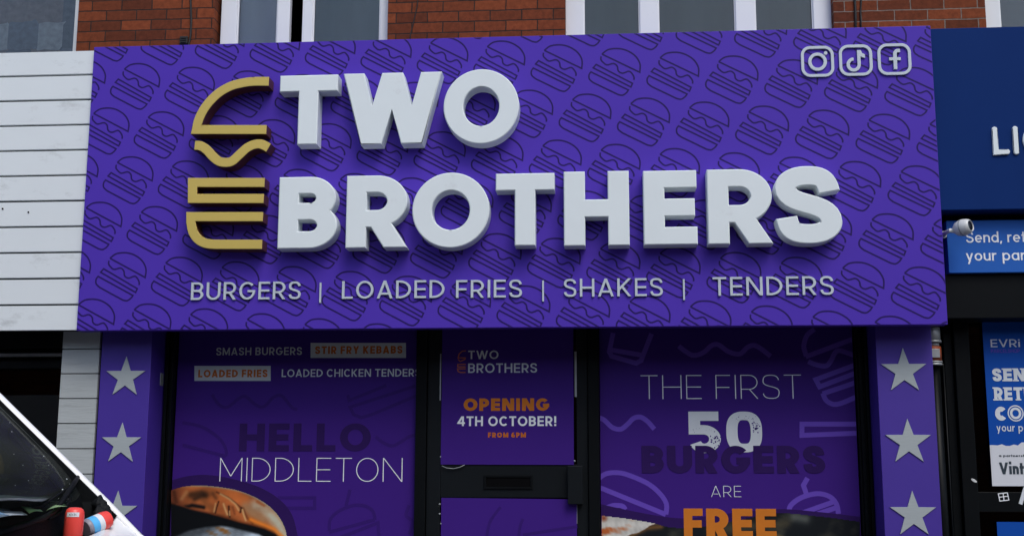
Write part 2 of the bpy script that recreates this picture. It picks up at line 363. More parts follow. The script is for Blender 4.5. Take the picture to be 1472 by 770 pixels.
def solid(bm, polys, yf, yb, ch=0, mi=0, ms=None, back=False):
    """union of 2D polygons facing -Y at yf, with sides to yb"""
    V, F = union(polys); ms = mi if ms is None else ms
    use = {}
    FF = []
    for f in F:
        a = area([V[i] for i in f])
        f = list(f) if a > 0 else list(f)[::-1]; FF.append(f)
        for i in range(len(f)): use[(f[i], f[(i+1) % len(f)])] = 1
    bd = [e for e in use if (e[1], e[0]) not in use]
    nx = {}; pv = {}
    for a, b in bd: nx.setdefault(a, []).append(b); pv.setdefault(b, []).append(a)
    def shift(i):
        if not ch or i not in nx or len(nx[i]) != 1 or len(pv[i]) != 1: return V[i]
        q = V[i]; a_ = pv[i][0]; b_ = nx[i][0]
        for _ in range(3):
            if (V[a_]-q).length < ch*.5 and len(pv.get(a_, ())) == 1: a_ = pv[a_][0]
            if (V[b_]-q).length < ch*.5 and len(nx.get(b_, ())) == 1: b_ = nx[b_][0]
        p, s = V[a_], V[b_]
        d1, d2 = (q-p), (s-q)
        if d1.length < 1e-9 or d2.length < 1e-9: return q
        d1.normalize(); d2.normalize(); n1 = Vector((-d1.y, d1.x)); n2 = Vector((-d2.y, d2.x)); k = 1+n1.dot(n2)
        if k < .45: return q+(n1+n2)*(ch/.45*.5)
        return q+(n1+n2)*(ch/k)
    fv = {}; rv = {}; bv = {}
    for f in FF:
        for i in f:
            if i not in fv: c = shift(i); fv[i] = bm.verts.new((c.x, yf, c.y))
    for f in FF: bm.faces.new([fv[i] for i in f]).material_index = mi
    for a, b in bd:
        for i in (a, b):
            if i not in bv:
                bv[i] = bm.verts.new((V[i].x, yb, V[i].y))
                rv[i] = bm.verts.new((V[i].x, yf+ch, V[i].y)) if ch else fv[i]
        if ch: bm.faces.new((fv[b], fv[a], rv[a], rv[b])).material_index = mi
        bm.faces.new((rv[b], rv[a], bv[a], bv[b])).material_index = ms
    if back:
        for f in FF:
            ok = True
            for i in f:
                if i not in bv: bv[i] = bm.verts.new((V[i].x, yb, V[i].y))
            bm.faces.new([bv[i] for i in f[::-1]]).material_index = mi
def shape(name, polys, yf, yb, mats, parent, ch=0, ms=None, back=False):
    bm = bmesh.new(); solid(bm, polys, yf, yb, ch, 0, ms, back); return obj(name, bm, mats, parent)
def rect(x0, x1, z0, z1): return [(x0, z0), (x1, z0), (x1, z1), (x0, z1)]
def pxrect(px0, py0, px1, py1, Y): return pl([(px0, py1), (px1, py1), (px1, py0), (px0, py0)], Y)
def arc(cx, cy, rx, ry, a0, a1, n=20):
    return [(cx+rx*cos(radians(a0+(a1-a0)*i/n)), cy+ry*sin(radians(a0+(a1-a0)*i/n))) for i in range(n+1)]
def bez(p0, p1, p2, p3, n=14):
    o = []
    for i in range(n+1):
        t = i/n; s = 1-t
        o.append((s**3*p0[0]+3*s*s*t*p1[0]+3*s*t*t*p2[0]+t**3*p3[0], s**3*p0[1]+3*s*s*t*p1[1]+3*s*t*t*p2[1]+t**3*p3[1]))
    return o
def spline(pts, n=8, closed=False):
    P = list(pts); o = []; N = len(P)
    for i in range(N if closed else N-1):
        g = (lambda k: P[k % N]) if closed else (lambda k: P[max(0, min(N-1, k))])
        a, b, c, d = g(i-1), g(i), g(i+1), g(i+2)
        for k in range(n):
            t = k/n
            o.append(tuple(.5*(2*b[j]+(c[j]-a[j])*t+(2*a[j]-5*b[j]+4*c[j]-d[j])*t*t+(3*b[j]-a[j]-3*c[j]+d[j])*t**3) for j in (0, 1)))
    if not closed: o.append(P[-1])
    return o

# ---- stroke alphabet: every glyph is centre lines at cap height 1 for a stroke weight w
WID = dict(A=.76, B=.62, C=.74, D=.72, E=.56, F=.53, G=.80, H=.70, K=.68, L=.52, M=.86, N=.74, O=.84, P=.60, R=.63, S=.60, T=.62, U=.70, V=.76, W=1.1, Y=.70)
WID.update({'4': .66, '5': .6, '0': .66, '6': .62, 'e': .56, 'n': .52, 'd': .58, 'r': .34, 'y': .54, 'o': .58, 'u': .52, 'p': .58, 'a': .58, 't': .36, 'c': .52, 's': .46, 'l': .14, 'i': .16, 'h': .52})
def glyph(ch, w, W=None):
    """-> (width, polygons); W overrides the natural width"""
    if ch == ' ': return (W or .34, [])
    if ch in 'Il!|i': W = w if ch != '|' else w
    if ch in ',.': W = w*1.1
    if W is None: W = WID[ch]*(1+.35*max(0, w-.12)) if ch in WID else .6
    h = w/2; L, R, B, T = h, W-h, h, 1-h; c = W/2
    st = []                                                 # (points, closed, clip)
    def s(p, closed=False, clip=None): st.append((p, closed, clip))
    def ext(a, b, e=.25):
        l = hypot(b[0]-a[0], b[1]-a[1]); d = ((b[0]-a[0])/l*e, (b[1]-a[1])/l*e)
        return [(a[0]-d[0], a[1]-d[1]), (b[0]+d[0], b[1]+d[1])]
    def hx(dx, dy): return h*hypot(dx, dy)/abs(dy)
    Z = (0, 1)
    if ch == 'I': s([(c, 0), (c, 1)])
    elif ch == 'H': s([(L, 0), (L, 1)]); s([(R, 0), (R, 1)]); s([(L, .5), (R, .5)])
    elif ch == 'T': s([(0, T), (W, T)]); s([(c, 0), (c, 1-w*.5)])
    elif ch == 'E': s([(L, 0), (L, 1)]); s([(L, T), (W, T)]); s([(L, .5), (W*.96, .5)]); s([(L, B), (W, B)])
    elif ch == 'F': s([(L, 0), (L, 1)]); s([(L, T), (W, T)]); s([(L, .48), (W*.94, .48)])
    elif ch == 'L': s([(L, 0), (L, 1)]); s([(L, B), (W, B)])
    elif ch == 'O': s(arc(c, .5, c-h, .5-h, 0, 360, 64), True)
    elif ch == '0': s(arc(c, .5, c-h, .5-h, 0, 360, 56), True)
    elif ch == 'C': s(arc(c+.02, .5, c-h+.02, .5-h, 42, 318, 44))
    elif ch == 'G':
        s(arc(c, .5, c-h, .5-h, 42, 360, 50)); s([(c+.02, .5-h*.4), (W, .5-h*.4)])
    elif ch == 'D':
        rx = min(R-L-.02, .5-h+.04); x1 = R-rx; s([(L, 0), (L, 1)]); s([(L, T), (x1, T)]+arc(x1, .5, rx, T-.5, 90, -90, 30)+[(L, B)])
    elif ch in 'PRB':
        mlow = {'P': .42, 'R': .40, 'B': .515}[ch]; Ru = R if ch != 'B' else R-.03*W; ry = (T-mlow)/2; rx = min(ry, Ru-L-.02)
        if ch == 'R': Ru = R-.02*W
        x1 = Ru-rx; s([(L, 0), (L, 1)]); s([(L, T), (x1, T)]+arc(x1, mlow+ry, rx, ry, 90, -90, 26)+[(L, mlow)])
        if ch == 'B':
            ry = (mlow-B)/2; rx = min(ry*1.05, R-L-.02); x1 = R-rx; s([(L, mlow), (x1, mlow)]+arc(x1, B+ry, rx, ry, 90, -90, 26)+[(L, B)])
        if ch == 'R':
            x0 = W*.50; x1 = W-h*1.25; s([(x0, mlow)]+[ext((x0, mlow), (x1, 0))[1]], False, Z)
    elif ch == 'S':
        k = W
        s(bez((R-.015*k, T-.20-.06*w), (R-.05*k, T-.04), (c+.20*k, T), (c-.01*k, T))[:-1]+bez((c-.01*k, T), (L+.10*k, T), (L, T-.08), (L, .715+.02*w))[:-1]
          + bez((L, .715+.02*w), (L, .46), (R, .56), (R, .285-.02*w))[:-1]+bez((R, .285-.02*w), (R, B+.08), (R-.10*k, B), (c+.01*k, B))[:-1]+bez((c+.01*k, B), (c-.24*k, B), (L+.03*k, B+.05), (L+.0*k, B+.20+.06*w)))
    elif ch == 'U': rx = R-L; s([(L, 1), (L, B+rx/2)]+arc(c, B+rx/2, rx/2, rx/2, 180, 360, 26)+[(R, 1)])
    elif ch == 'A':
        q = hx(c-h, 1); s(ext((q, 0), (c, 1)), False, Z); s(ext((W-q, 0), (c, 1)), False, Z); s([(W*.24, .27), (W*.76, .27)])
    elif ch == 'V': q = hx(c-h, 1); s(ext((q, 1), (c, 0)), False, Z); s(ext((W-q, 1), (c, 0)), False, Z)
    elif ch == 'W':
        q = hx(.22*W, 1); xs = [q, .295*W, .5*W, .705*W, W-q]
        for i in range(4): s(ext((xs[i], (i+1) % 2), (xs[i+1], i % 2)), False, Z)
    elif ch == 'M':
        s([(L, 0), (L, 1)]); s([(R, 0), (R, 1)]); v = .22 if w < .1 else .12; s(ext((L, 1-.01), (c, v), .0 if w < .1 else .12), False, (v-.05, 1)); s(ext((R, 1-.01), (c, v), .0 if w < .1 else .12), False, (v-.05, 1))
    elif ch == 'N': s([(L, 0), (L, 1)]); s([(R, 0), (R, 1)]); s(ext((L+h*.2, 1), (R-h*.2, 0)), False, Z)
    elif ch == 'K':
        s([(L, 0), (L, 1)]); q = hx(R-L, .6); s([(L, .36)]+[ext((L, .36), (W-q, 1))[1]], False, Z); s([(L+.3*(W-q-L), .55)]+[ext((L+.3*(W-q-L), .55), (W-q, 0))[1]], False, Z)
    elif ch == 'Y':
        q = hx(c-h, .55); s([(c, 0), (c, .46)]); s([(c, .40)]+[ext((c, .40), (q, 1))[1]], False, Z); s([(c, .40)]+[ext((c, .40), (W-q, 1))[1]], False, Z)
    elif ch == '4': x = W*.72; s([(x, 0), (x, 1)]); s([(0, .22+h), (W, .22+h)]); s(ext((h*.8, .22+h), (x-h*.4, 1), .1), False, (.22, 1))
    elif ch == '5':
        s([(W*.94, T), (L, T), (L, .5)]); s([(L-h, .56)]+[(c-.06, .56)]+arc(c-.02, (B+.56)/2, R-c+.02, (.56-B)/2, 90, -90, 24)[0:]+arc(c-.02, (B+.56)/2, c-.02-L, (.56-B)/2, 270, 205, 10)[1:])
    elif ch == '6': s(arc(c, .32, c-h, .32-h, 0, 360, 40), True); s(bez((R-.06, T-.05), (c, 1.02), (L, .75), (L, .32)))
    elif ch == '!': s([(c, .32), (c, 1)]); s([(c, 0), (c, w*1.05)])
    elif ch == '|': s([(c, -.16), (c, 1.08)])
    elif ch == ',': s([(c+.03, .12), (c-.04, -.14)])
    elif ch == '.': s([(c, 0), (c, w)])
    else:
        x = .70; t = x-h; my = x/2
        if ch in 'odpae': bowl = arc(c, my, c-h, my-h, 0, 360, 40)
        if ch == 'o': s(bowl, True)
        elif ch == 'd': s(bowl, True); s([(R, 0), (R, 1.02)])
        elif ch == 'p': s(bowl, True); s([(L, -.3), (L, x)])
        elif ch == 'a': s(bowl, True); s([(R, 0), (R, x)])
        elif ch == 'e': s(arc(c, my, c-h, my-h, 0, 318, 36)); s([(L, my), (R+h*.9, my)])
        elif ch == 'c': s(arc(c, my, c-h, my-h, 45, 315, 30))
        elif ch in 'nh': r = (R-L)/2; s([(L, 0), (L, x if ch == 'n' else 1.02)]); s([(L, .3)]+arc(c, t-r, r, r, 180, 0, 20)+[(R, 0)])
        elif ch == 'u': r = (R-L)/2; s([(R, 0), (R, x)]); s([(L, x), (L, B+r)]+arc(c, B+r, r, r, 180, 360, 20))
        elif ch == 'r': s([(L, 0), (L, x)]); s([(L, .38), (L+.03, .5), (L+.1, t-.02), (W, t)])
        elif ch == 'y': q = hx(c-h, .7); s(ext((q, x), (c, 0), .1), False, (-.3, x)); s(ext((W-q, x), (c-(W-q-c)*.43, -.3), .1), False, (-.3, x))
        elif ch == 't': s([(W*.42, 0), (W*.42, .95)]); s([(0, t), (W, t)])
        elif ch == 'l': s([(c, 0), (c, 1.02)])
        elif ch == 'i': s([(c, 0), (c, x)]); s([(c, .84), (c, .84+w*1.1)])
        elif ch == 's': s(bez((R, t-.08), (R-.06, t+.02), (L, t+.03), (L, my+.13))+bez((L, my+.13), (L, my), (R, my), (R, my-.13))[1:]+bez((R, my-.13), (R, B-.03), (L+.06, B-.02), (L, B+.08))[1:])
        else: raise ValueError(ch)
    polys = []
    for p, cl, clip in st:
        q = ribbon(p, h, cl)
        if clip: q = cliprect(q, None, None, clip[0], clip[1])
        polys += q
    return W, polys
def textpolys(txt, w, track=.12, serif=False, wordgap=.34):
    x = 0; out = []
    for ch in txt:
        if ch == ' ': x += wordgap; continue
        W, ps = glyph(ch, w)
        if serif and ch in 'ENRTDUL':
            sv = {'E': [(0, 0), (0, 1)], 'N': [(0, 0), (0, 1), (W-w, 1)], 'R': [(0, 0), (0, 1)], 'T': [(W/2-w/2, 0)], 'D': [(0, 0), (0, 1)], 'U': [(0, 1), (W-w, 1)], 'L': [(0, 0), (0, 1)]}[ch]
            for sx, sy in sv:
                ps = ps+[rect(sx-.09, sx+w+.09, sy-(.0 if sy == 0 else .11), sy+(.11 if sy == 0 else 0))]
        out.append((ch, [[(a+x, b) for a, b in p] for p in ps])); x += W+track
    return x-track, out
def fit(polys, sx, sz, x0, z0): return [[(x0+a*sx, z0+b*sz) for a, b in p] for p in polys]
def text(txt, bb, Y, w, name, matl, parent, th=.002, track=.12, per_letter=False, ch=0, serif=False, clip=None, wordgap=.34, through=0):
    """lettering on the plane Y filling the pixel box bb = (x0, ytop, x1, ybottom) of the photograph"""
    x0, y0, x1, y1 = bb; my = (y0+y1)/2; mx = (x0+x1)/2
    X0, X1 = at(x0, my, Y).x, at(x1, my, Y).x; Z1, Z0 = at(mx, y0, Y).z, at(mx, y1, Y).z
    W, gl = textpolys(txt, w, track, serif, wordgap)
    sx, sz = (X1-X0)/W, Z1-Z0
    allp = []
    for c, ps in gl:
        ps = fit(ps, sx, sz, X0, Z0)
        if clip: ps = cliprect(ps, *clip)
        if not ps: continue
        if per_letter: shape(name, ps, Y, Y+th, matl, parent, ch)
        else: allp += ps
    if not per_letter: return shape(name, allp, Y, Y+th, matl, parent, ch)
def biglet(chx, bb, Y, th, w, xw, parent):
    """one built-up letter; w = horizontal stroke / cap height, xw = how much heavier the upright strokes are"""
    x0, y0, x1, y1 = bb; my = (y0+y1)/2; mx = (x0+x1)/2
    X0, X1 = at(x0, my, Y).x, at(x1, my, Y).x; Z1, Z0 = at(mx, y0, Y).z, at(mx, y1, Y).z
    H = Z1-Z0; W, ps = glyph(chx, w, (X1-X0)/H/xw)
    return shape('letter', fit(ps, H*xw, H, X0, Z0), Y, Y+th, M['white_letter'], parent, .006)

# ================================================================== SETTING: ground
bm = bmesh.new(); box(bm, -300, 300, -300, -2.33, -.5, -.12); tag(obj('road', bm, M['asphalt']), kind='structure')
bm = bmesh.new(); box(bm, -300, 300, -2.2, 7, -.5, 0); tag(obj('pavement', bm, M['paving']), kind='structure')
bm = bmesh.new()
for i in range(-40, 40): box(bm, i*.915, i*.915+.905, -2.33, -2.2, -.4, .003, .01)
tag(obj('kerb', bm, M['kerb']), kind='structure')

Op = thing('unseen_terrace', 'unseen dark brick terrace across the street, added to block low sky', 'building', (0, -17, 0))  # unseen row, added to cut low sky light on the shopfront
bm = bmesh.new(); box(bm, -40, 40, -24, -17, 0, 6.4); obj('wall', bm, M['brick'], Op)
bm = bmesh.new(); v = [bm.verts.new(c) for c in ((-40.2, -16.7, 6.401), (40.2, -16.7, 6.401), (40.2, -20.5, 8.9), (-40.2, -20.5, 8.9), (40.2, -24.3, 6.401), (-40.2, -24.3, 6.401))]
for f in ((0, 1, 2, 3), (3, 2, 4, 5), (1, 4, 2), (0, 3, 5), (0, 5, 4, 1)): bm.faces.new([v[i] for i in f])
obj('roof', bm, M['roof'], Op)
for k in range(16):
    for z0, z1 in ((.9, 2.3), (3.7, 5.2)):
        bm = bmesh.new(); xx = -37.5+k*5; box(bm, xx-.7, xx+.7, -16.999, -16.93, z0, z1, .01); box(bm, xx-.62, xx-.03, -16.929, -16.925, z0+.08, z1-.08, 0, 1); box(bm, xx+.03, xx+.62, -16.929, -16.925, z0+.08, z1-.08, 0, 1); obj('window', bm, [M['upvc'], M['lens']], Op)

# ================================================================== BRICK TERRACE
WY = .45                                                    # face of the brickwork
FY = .53                                                    # face of the upper window frames
Bd = thing('brick_building', 'red brick terrace upper floor with white framed windows above the shop signs', 'building', (0, WY, 0))
def X(px, py=40, Y=FY): return at(px, py, Y).x
wins = [(X(-190), X(118)), (X(312), X(560)), (X(813), X(1196)), (X(1413), X(1700))]
ZB, ZT = 4.18, 5.55
bm = bmesh.new()
xs = [-9.0]+[v for a in wins for v in a]+[9.0]
for i in range(0, len(xs), 2): box(bm, xs[i], xs[i+1], WY, WY+.25, ZB, ZT)
box(bm, -9, 9, WY, WY+.25, 2.62, ZB); box(bm, -9, 9, WY, WY+.25, ZT, 7.0)
box(bm, -9, -8.75, WY+.25, 6.5, 0, 7.0); box(bm, 8.75, 9, WY+.25, 6.5, 0, 7.0); box(bm, -8.75, 8.75, 6.25, 6.5, 0, 7.0)
obj('wall', bm, M['brick'], Bd)
bm = bmesh.new(); box(bm, -8.75, 8.75, WY+.25, 6.25, 2.7, 2.9); box(bm, -8.75, 8.75, 2.2, 2.35, 2.9, 6.9); box(bm, -8.75, 8.75, 3.6, 3.75, 0, 2.7)
obj('floor_slab', bm, M['plaster'], Bd)
bm = bmesh.new()
v = [bm.verts.new(c) for c in ((-9.15, WY-.2, 7.0), (9.15, WY-.2, 7.0), (9.15, 3.4, 9.0), (-9.15, 3.4, 9.0), (9.15, 6.7, 7.0), (-9.15, 6.7, 7.0))]
for f in ((0, 1, 2, 3), (3, 2, 4, 5), (1, 4, 2), (0, 3, 5), (0, 5, 4, 1)): bm.faces.new([v[i] for i in f])
obj('roof', bm, M['roof'], Bd)
def window(x0, x1, bars, mats_behind, gap=None):
    """frame with bars at the given (left, right) x spans; panes between"""
    f = bmesh.new()
    ed = [bars[0]]+bars[1:]
    for a, b in bars: box(f, a, b, FY, FY+.06, ZB+.06, ZT-.06, .006)
    box(f, x0, x1, FY+.002, FY+.058, ZB, ZB+.0598, .004); box(f, x0, x1, FY+.002, FY+.058, ZT-.0598, ZT, .004)
    fr = obj('window', f, M['upvc'], Bd)
    k = 0
    for (a, b), (c, d) in zip(bars, bars[1:]):
        if gap == k: k += 1; continue
        p = bmesh.new(); box(p, b, c, FY+.03, FY+.036, ZB+.06, ZT-.06); obj('pane', p, M['glass'], fr)
        if k != 99:
            tk = .009                                       # glazing beads beside the pane
            for u, v in ((b, b+tk), (c-tk, c)):
                s = bmesh.new(); box(s, u, v, FY+.014, FY+.029, ZB+.06, ZT-.06); obj('bead', s, M['upvc'], fr)
        q = bmesh.new(); n = max(4, int((c-b)/.03)); y = FY+.058
        row = [(b-.03+(c-b+.06)*i/n, y+.012*sin(i*1.3+k*2)) for i in range(n+1)]
        lo = [q.verts.new((u, t, ZB)) for u, t in row]; hi = [q.verts.new((u, t, ZT)) for u, t in row]
        for i in range(n): q.faces.new((lo[i], lo[i+1], hi[i+1], hi[i])).smooth = True
        obj('curtain', q, mats_behind[k % len(mats_behind)], fr); k += 1
    s = bmesh.new(); box(s, x0-.04, x1+.04, WY-.05, FY, ZB-.06, ZB-.001, .008); obj('sill', s, M['upvc'], fr)
    return fr
window(*wins[0], [(X(-190), X(-170)), (X(107), X(118))], [M['patch']])
window(*wins[1], [(X(317), X(340)), (X(398), X(416)), (X(434), X(449)), (X(546), X(560))], [M['net'], M['blind2'], M['blind2']], gap=1)
window(*wins[2], [(X(813), X(839)), (X(920), X(946.5)), (X(1058), X(1086)), (X(1170), X(1196))], [M['blind']])
window(*wins[3], [(X(1413), X(1439)), (X(1680), X(1700))], [M['blind2']])
# cables clipped to the brick face
def cable(pts, r):
    bm = bmesh.new(); tube(bm, [at(a, b, WY-r-.001) for a, b in pts], r, 6); return obj('cable', bm, M['cable'], Bd)
cable([(273, -60), (274, 0), (275, 30), (274, 52), (270, 70), (270, 90)], .008)
cable([(604, -40), (600, 8), (594, 35), (590, 50), (588, 75)], .004)
cable([(1228, -50), (1229, 0), (1230, 25), (1230, 70)], .009)
cable([(1238, -50), (1238, 0), (1237, 20), (1239, 70)], .006)
bm = bmesh.new(); p = at(265, 59, WY); box(bm, p.x-.03, p.x+.03, WY-.02, WY-.001, p.z-.03, p.z+.03, .004)
for k in range(3): box(bm, p.x-.02, p.x+.02, WY-.028, WY-.0205, p.z-.02+k*.016, p.z-.012+k*.016)
obj('air_vent', bm, M['cable'], Bd)
# soft white foam and mortar scraps on the joint behind the sign top
bm = bmesh.new()
tube(bm, [(at(1240+k*6, 40, .36).x, .36, 4.378+random.uniform(-.004, .006)) for k in range(17)], [random.uniform(.004, .012) for k in range(17)], 8)
obj('sealant', bm, M['upvc'], Bd)

# ================================================================== SHOP SIGN
SX0, SX1, SZ0, SZ1 = -2.9, 2.9, 2.35, 2.35+2.0217
Sg = thing('shop_sign', 'large purple burger shop fascia sign with raised white letters and gold burger logo', 'sign', (0, 0, SZ0))
bm = bmesh.new(); box(bm, SX0, SX1, 0, .09, SZ0, SZ1, .004); box(bm, SX0+.02, SX1-.02, .0905, .42, SZ1-.08, SZ1-.01); box(bm, SX0+.002, SX0+.03, .0905, .42, SZ0+.03, SZ1-.081); box(bm, SX1-.03, SX1-.002, .0905, .42, SZ0+.03, SZ1-.081); obj('fascia_panel', bm, M['sign_purple'], Sg)
bm = bmesh.new(); box(bm, SX0+.04, SX1-.04, .0905, .44, SZ0+.165, SZ0+.18); obj('soffit', bm, M['frame'], Sg)
# burger outline pattern printed on the panel
p0, va, vb = (0.2991, 4.2642), (0.3949, -0.0370), (0.1914, -0.3571)
ang = radians(-29.0); ux, uz = cos(ang), sin(ang); k = .2891/229
icon = [(spline([(0, 0), (18, -38), (62, -68), (110, -80), (165, -74), (208, -46), (229, -4)], 6)+[(0, 0)], False),
        (spline([(2, 14), (10, 30), (27, 38), (53, 41), (80, 18), (105, 22), (124, 43), (150, 43), (175, 18), (200, 24), (216, 36), (221, 48)], 5), False),
        ([(0, 66), (224, 69), (226, 91), (-5, 90), (0, 66)], True),
        (spline([(-5, 116), (-6, 136), (8, 156), (36, 163)], 5)+spline([(185, 160), (208, 152), (220, 130), (222, 112)], 5), True)]
bm = bmesh.new()
for i in range(-18, 14):
    for j in range(-3, 9):
        ox, oz = p0[0]+i*va[0]+j*vb[0], p0[1]+i*va[1]+j*vb[1]
        if not (SX0-.35 < ox < SX1+.1 and SZ0-.35 < oz < SZ1+.4): continue
        polys = []
        for pts, cl in icon:
            q = [(ox+(u*ux+v*uz)*k, oz+(u*uz-v*ux)*k) for u, v in pts]
            polys += ribbon(q, .0054, cl)
        polys = cliprect(polys, SX0+.003, SX1-.003, SZ0+.004, SZ1-.003)
        if polys: solid(bm, polys, -.0008, .0)
obj('burger_pattern', bm, M['sign_line'], Sg)
# built-up white letters
LY, LT = -.125, .123
for chx, bb in [('T', (401, 108, 484.5, 207.6)), ('W', (492.5, 104.5, 634.5, 206.8)), ('O', (637.5, 99.5, 746, 206.5)),
                ('B', (400, 254, 484.5, 356.8)), ('R', (497.5, 252, 587, 355.8)), ('O', (592.5, 248, 703.5, 356)), ('T', (712.5, 249, 797, 352.8)),
                ('H', (810.5, 246, 904.5, 352.8)), ('E', (925, 245, 1002, 351.4)), ('R', (1017, 243, 1112, 350.3)), ('S', (1114.5, 238.5, 1210, 350))]:
    biglet(chx, bb, LY, LT, .238 if chx != 'S' else .25, 1.17 if chx not in 'OS' else 1.08, Sg)
# gold logo in four pieces
def lz(p): return [(250+a/2.567, 80+b/2.567) for a, b in p]
half = at(260, 200, LY).x; half = abs(at(256.6, 200, LY).x-at(250, 200, LY).x)
for pts in ([(350, 95)]+spline([(300, 95), (262, 99), (208, 113), (158, 143), (117, 187), (92, 233), (82, 273)], 6)+[(341, 273)],
            spline([(76, 331), (97, 333), (120, 347), (142, 371), (165, 389), (190, 394), (214, 389), (240, 366), (268, 341), (296, 328), (322, 327), (349, 340)], 6),
            [(334, 468), (68, 468), (68, 527), (331, 527)],
            [(328, 594), (62, 594)]+spline([(62, 615), (70, 650), (90, 678), (118, 692), (150, 696)], 6)+[(325, 696)]):
    shape('burger_logo', ribbon(pl(lz(pts), LY), half), LY, LY+LT, [M['gold'], M['gold_side']], Sg, .003, 1)
# tag line
for t, bb in [('BURGERS', (274.5, 405, 432, 430.3)), ('|', (459.2, 406, 461.6, 435)), ('LOADED', (491.5, 403, 638.8, 428.6)), ('FRIES', (655.4, 402, 750.3, 427.5)),
              ('|', (779.3, 403, 781.8, 433)), ('SHAKES', (810.6, 400, 952.7, 425.8)), ('|', (981.8, 401, 984.4, 431)), ('TENDERS', (1024.5, 397.3, 1198.4, 424.2))]:
    if t == '|':
        X0, X1 = at(bb[0], 415, -.015).x, at(bb[2], 415, -.015).x
        shape('tagline_divider', [rect(X0, X1, at(bb[0], bb[3], -.015).z, at(bb[0], bb[1], -.015).z)], -.015, -.0012, M['tag'], Sg, .001)
    else: text(t, bb, -.015, .118, 'tagline_letter', M['tag'], Sg, .0138, .17, True, .001)
# three social icons
def rrect(x0, x1, z0, z1, r):
    return arc(x1-r, z1-r, r, r, 90, 0, 8)+arc(x1-r, z0+r, r, r, 0, -90, 8)+arc(x0+r, z0+r, r, r, -90, -180, 8)+arc(x0+r, z1-r, r, r, 180, 90, 8)
IY = -.014
ic = []
for bb in ((1151.6, 66.3, 1199, 110.6), (1206.3, 64.3, 1254.3, 109), (1261.8, 62.6, 1310, 107.8)):
    a = at2(bb[0], (bb[1]+bb[3])/2, IY)[0]; b = at2(bb[2], (bb[1]+bb[3])/2, IY)[0]; z1 = at2((bb[0]+bb[2])/2, bb[1], IY)[1]; z0 = at2((bb[0]+bb[2])/2, bb[3], IY)[1]
    h = (b-a)*.045; ps = ribbon(rrect(a+h, b-h, z0+h, z1-h, (b-a)*.24), h, True); ic.append((a, b, z0, z1, ps))
def loc(i, pts):
    a, b, z0, z1, _ = ic[i]; return [(a+(b-a)*u, z0+(z1-z0)*v) for u, v in pts]
u = ic[0][1]-ic[0][0]
e0 = ribbon(loc(0, arc(.5, .49, .235, .245, 0, 360, 40)), u*.05, True)+[loc(0, arc(.755, .765, .055, .06, 0, 345, 16))]
e1 = ribbon(loc(1, arc(.43, .36, .165, .175, 88, 360, 30)+[(.595, .82)]), u*.05)+[loc(1, [(.58, .82), (.66, .82), (.70, .72), (.78, .68), (.78, .56), (.69, .59), (.58, .66)])]
e2 = ribbon(loc(2, [(.52, .18), (.52, .66)]+arc(.62, .66, .10, .11, 180, 90, 8)+[(.68, .77)]), u*.055)+ribbon(loc(2, [(.34, .51), (.69, .51)]), u*.048)
for i, e in enumerate((e0, e1, e2)): shape('social_icon', ic[i][4]+e, IY, -.0012, M['tag'], Sg, .001)

# ================================================================== LEFT NEIGHBOUR: white boards, pilaster, dark shop
Wf = thing('wooden_fascia', 'white painted horizontal timber boards with dark gaps left of the purple sign', 'cladding', (-4, .03, 2.36))
bz = [at(60, y, .03).z for y in (73, 110, 146, 182, 219, 255.5, 291.5, 328, 365, 402, 438.5, 474)]
zt = at(130, 72, .03).z; n = 11; z0 = 2.352; hh = (zt-z0)/n
bm = bmesh.new(); box(bm, -8.9, SX0-.004, .06, .10, z0+.004, zt-.004); box(bm, -8.9, SX0-.004, .1005, .43, zt-.1, zt-.004); box(bm, -8.9, SX0-.004, .1005, .43, 2.45, 2.5); obj('backing', bm, M['gap'], Wf)
bm = bmesh.new()
for i in range(n):
    j = random.uniform(-.0015, .0015)
    box(bm, -8.9, SX0-.004-random.uniform(0, .003), .03+j, .0595, z0+i*hh+.0068, z0+(i+1)*hh-.0068, .002)
obj('boards', bm, M['boards'], Wf)
bm = bmesh.new()
for px, py in ((4, 300), (41, 305), (170, 304)):
    p = at(px, py, .03); lathe(bm, [(.006, 0), (.006, .004), (.002, .006)], (p.x, .03, p.z), (0, -1, 0), 10)
obj('bolt', bm, M['gap'], Wf)
PY = .22
px0, px1 = at(86, 560, PY).x, at(139.5, 560, PY).x
Cp = thing('clad_pilaster', 'narrow pilaster of grey weathered boards beside the left star pillar', 'pilaster', (px0, PY, 0))
bm = bmesh.new(); box(bm, px0+.004, px1-.004, PY+.03, .7, 0, 2.42); obj('backing', bm, M['gap'], Cp)
bm = bmesh.new(); z = 2.42; step = .172
while z > .02:
    box(bm, px0, px1, PY+random.uniform(-.001, .001), PY+.0295, max(0.004, z-step+.004), z-.003, .0015); z -= step
obj('boards', bm, M['boards2'], Cp)
Ls = thing('dark_shopfront', 'unlit black shopfront with grey transom rail behind the white van', 'shopfront', (-5, .6, 0))
bm = bmesh.new(); box(bm, -8.7, px0-.002, .52, .62, 2.29, 2.618, .004); box(bm, -8.7, -8.6, .55, .62, 0, 2.29); box(bm, -6.2, -6.1, .55, .62, 0, 2.29); obj('frame', bm, M['frame'], Ls)
bm = bmesh.new(); zr = at(40, 510, .55).z; box(bm, -8.6, px0-.002, .53, .60, zr-.012, zr+.012, .003)
for xx in (-3.93, -4.6, -5.4): box(bm, xx-.006, xx+.006, .53, .6, zr+.0125, zr+.06)
obj('transom', bm, M['steel'], Ls)
bm = bmesh.new(); box(bm, -8.6, px0-.002, .52, .56, zr-.10, zr-.04, .006); obj('shutter_edge', bm, M['frame2'], Ls)
bm = bmesh.new(); box(bm, -8.6, px0-.002, .58, .585, 0.03, zr-.04); obj('glass', bm, M['glass_dark'], Ls)

